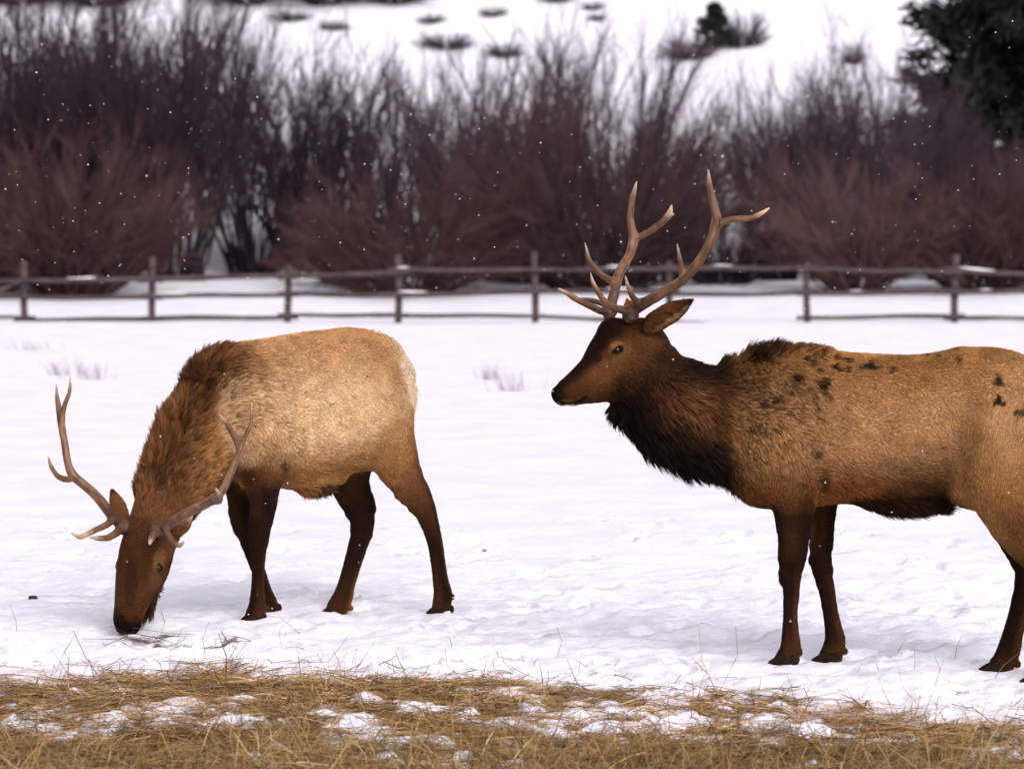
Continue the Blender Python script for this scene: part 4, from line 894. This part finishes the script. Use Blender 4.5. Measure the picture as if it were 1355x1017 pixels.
# ------------------------------------------------------------------ hay and straw in the foreground
def ribbons(P, w, S):
    """flat bent stalks: P (N,3,3), half width w (N,), side S (N,3)"""
    n, K, _ = P.shape; t = np.array([1, 1, .5])[:K]
    A = P - S[:, None] * (w[:, None] * t)[..., None]; B = P + S[:, None] * (w[:, None] * t)[..., None]
    V = np.stack([A, B], 2).reshape(-1, 3); i = np.arange(n * K * 2).reshape(n, K, 2)
    Q = np.stack([i[:, :-1, 0], i[:, :-1, 1], i[:, 1:, 1], i[:, 1:, 0]], -1).reshape(-1, 4)
    return V, Q
M_HAY = mat_attr('dry_hay', 'tone', .7, .25)
M_STRAW = mat_noise('pale_stem', (.20, .11, .06), (.42, .27, .15), 9, .8)
M_PINK = mat_noise('reddish_stem', (.16, .085, .085), (.34, .2, .2), 9, .85)
def build_hay():
    rng = np.random.default_rng(21); n = 410000
    y = rng.uniform(11.6, 17.2, n); x = rng.uniform(-1, 1, n) * (1.2 + y * .165)
    m = hay_mask(x, y); thin = .012 * sstep(1.0, 0, y - hay_edge(x, y))
    keep = rng.uniform(0, 1, n) < np.maximum(np.maximum(m * .42, thin), scrape(x, y) * .10); x, y, m = x[keep], y[keep], m[keep]; n = len(x)
    z = ground(x, y) + .004 + rng.uniform(0, 1, n) ** 1.6 * .032 * m
    L = rng.gamma(4, .035, n) + .03; th = rng.uniform(0, 2 * math.pi, n)
    front = sstep(13.7, 13.1, y)
    up = rng.uniform(0, 1, n) < (.03 + .10 * front); pit = np.where(up, rng.uniform(.3, 1.2, n), rng.normal(0, .16, n)); L = np.where(up, L * .75, L)
    d = np.stack([np.cos(th) * np.cos(pit), np.sin(th) * np.cos(pit), np.sin(pit)], 1)
    c = np.stack([x, y, z], 1); bend = rng.normal(0, .16, (n, 3)) * L[:, None]; bend[:, 2] = np.abs(bend[:, 2]) * .5
    f = np.where(up, 0., .5)[:, None] * L[:, None]
    P = np.stack([c - d * f, c + d * (L[:, None] * .5 - f) + bend * .4, c + d * (L[:, None] - f)], 1)
    lo = ground(P[:, :, 0].ravel(), P[:, :, 1].ravel()).reshape(n, 3); P[:, :, 2] = np.maximum(P[:, :, 2], lo + .003)
    S = np.cross(d, rng.normal(0, 1, (n, 3)) * np.array([.6, .6, 1.3])); S /= np.linalg.norm(S, axis=1, keepdims=True)
    w = rng.uniform(.0009, .0022, n)
    far_ = y > hay_edge(x, y) + .45
    L = np.where(far_, L * .5, L)
    V, Q = ribbons(P, w, S)
    o = fmesh('hay', V, Q, M_HAY, None, False)
    pal = np.array([(.40, .25, .10), (.33, .19, .07), (.24, .125, .045), (.12, .06, .024), (.56, .41, .21), (.06, .03, .015)])
    pk = rng.choice(6, n, p=[.24, .24, .2, .15, .09, .08]); C = pal[pk] * rng.uniform(.75, 1.2, (n, 1)) * np.where(far_, .35, 1.)[:, None]
    ol = (front * rng.uniform(0, .8, n))[:, None]; C = C * (1 - ol) + np.array([.23, .165, .06]) * ol
    C = C * (1 + .3 * noise2(x, y, .35, 91, 2))[:, None]
    vcol(o, 'tone', np.repeat(np.clip(C, 0, 1), 6, 0))
    tag(o, 'golden brown loose hay strewn along the front of the snow', 'hay', kind='stuff')
build_hay()
def build_stems():
    rng = np.random.default_rng(33); n = 75
    y = rng.uniform(14.3, 17.6, n) ; y = np.where(rng.uniform(0, 1, n) < .75, np.minimum(y, 15.9 + rng.normal(0, .25, n)), y); x = rng.uniform(-1, 1, n) * y * .17
    L = rng.uniform(.05, .2, n); th = rng.uniform(0, 6.28, n); pit = rng.uniform(.1, 1.3, n)
    d = np.stack([np.cos(th) * np.cos(pit), np.sin(th) * np.cos(pit), np.sin(pit)], 1); c = np.stack([x, y, ground(x, y) - .005], 1)
    P = np.stack([c, c + d * L[:, None] * .5 + rng.normal(0, .012, (n, 3)), c + d * L[:, None]], 1)
    V, Q = tubes(P, np.full((n, 3), .0016) * np.array([1.1, 1, .5]), 3, False)
    tag(fmesh('straw_stems', V, Q, M_STRAW), 'thin dry stems poking out of the snow behind the hay', 'stems', kind='stuff')
build_stems()
def tuft(px, py, H, spread, label, seed, n=34, lean=.2):
    Y = F_PX * CAM_Z / (py - 301); X = at(px, py, Y)[0]; rng = np.random.default_rng(seed)
    b = np.stack([rng.normal(0, spread, n), rng.normal(0, spread * .6, n), np.zeros(n)], 1); b[:, 2] = ground(b[:, 0] + X, b[:, 1] + Y) - gz(X, Y) - .02
    d = np.stack([rng.normal(-lean, .3, n), rng.normal(0, .3, n), np.ones(n)], 1)
    P = grow(rng, b, d, H * rng.uniform(.35, 1, n), 5, .06, 0)
    V, Q = tubes(P, np.full((n, 5), .0032) * np.linspace(1, .5, 5), 3, False)
    e = empty('grass_tuft', (X, Y, gz(X, Y))); tag(fmesh('stems', V, Q, M_PINK, e), kind='stuff'); tag(e, label, 'grass', 'dry tufts standing in the snow field')
for i, (px, py, H, sp, lb) in enumerate([(125, 500, .32, .14, 'pinkish dry grass tuft above the grazing elk\'s left antler'), (85, 494, .30, .14, 'faint dry tuft just left of the pinkish one, above the left antler'), (40, 466, .22, .2, 'faint dry tuft in the snow at far left below the fence'),
        (678, 516, .32, .10, 'pinkish dry tuft in the snow between the two elk'), (648, 500, .26, .07, 'thin dry tuft between the elk, left of the pinkish one')]):
    tuft(px, py, H, sp, lb, 50 + i)
M_DIRT = mat_noise('dark_dirt', (.012, .008, .007), (.05, .03, .025), 30, .9, .5)
def clod(px, py, r, label, seed):
    Y = F_PX * CAM_Z / (py - 301); X = at(px, py, Y)[0]
    V, Q = surf([Ball((0, 0, 0), (r, r * .8, r * .6), .01), Ball((r * .7, r * .2, -.002), (r * .6, r * .6, r * .5), .01)], r * .22, np.full(3, -2. * r), np.full(3, 2. * r))
    V = V + vnormals(V, Q) * (vnoise(V / r * 1.7 + seed, seed) * r * .22)[:, None]
    o = fmesh('dirt_clod', V, Q, M_DIRT); o.location = (X, Y, gz(X, Y) + r * .25); tag(o, label, 'dirt')
clod(43, 799, .022, 'small dark clod on the snow left of the grazing muzzle', 1)
clod(482, 796, .014, 'tiny dark clod on the snow between the grazing elk\'s hind hooves', 2)
clod(640, 728, .012, 'tiny dark clod on the snow right of the grazing elk\'s hind legs', 3)

# ------------------------------------------------------------------ falling snow
def flakes():
    rng = np.random.default_rng(77); n = 1200
    y = rng.uniform(12.6, 30, n) ** 1.0; x = rng.uniform(-1, 1, n) * y * .18; z = rng.uniform(.0, 1, n) * (1.95 + y * .075)
    g = (1 + 5 ** .5) / 2
    iv = np.array([(-1, g, 0), (1, g, 0), (-1, -g, 0), (1, -g, 0), (0, -1, g), (0, 1, g), (0, -1, -g), (0, 1, -g), (g, 0, -1), (g, 0, 1), (-g, 0, -1), (-g, 0, 1)]) / 1.9
    it = np.array([(0, 11, 5), (0, 5, 1), (0, 1, 7), (0, 7, 10), (0, 10, 11), (1, 5, 9), (5, 11, 4), (11, 10, 2), (10, 7, 6), (7, 1, 8), (3, 9, 4), (3, 4, 2), (3, 2, 6), (3, 6, 8), (3, 8, 9), (4, 9, 5), (2, 4, 11), (6, 2, 10), (8, 6, 7), (9, 8, 1)])
    r = rng.uniform(.0013, .0037, n)
    V = np.stack([x, y, z], 1)[:, None] + iv[None] * r[:, None, None] * rng.uniform(.6, 1.3, (n, 12, 1)); T = it[None] + (np.arange(n) * 12)[:, None, None]
    m, nn, l, b = nodes('snowflake'); b.inputs['Base Color'].default_value = (.92, .92, .95, 1); b.inputs['Roughness'].default_value = .8
    b.inputs['Subsurface Weight'].default_value = 0
    tag(fmesh('falling_snow', V.reshape(-1, 3), T.reshape(-1, 3), m), 'small white snowflakes drifting through the air', 'snowflakes', kind='stuff')
flakes()
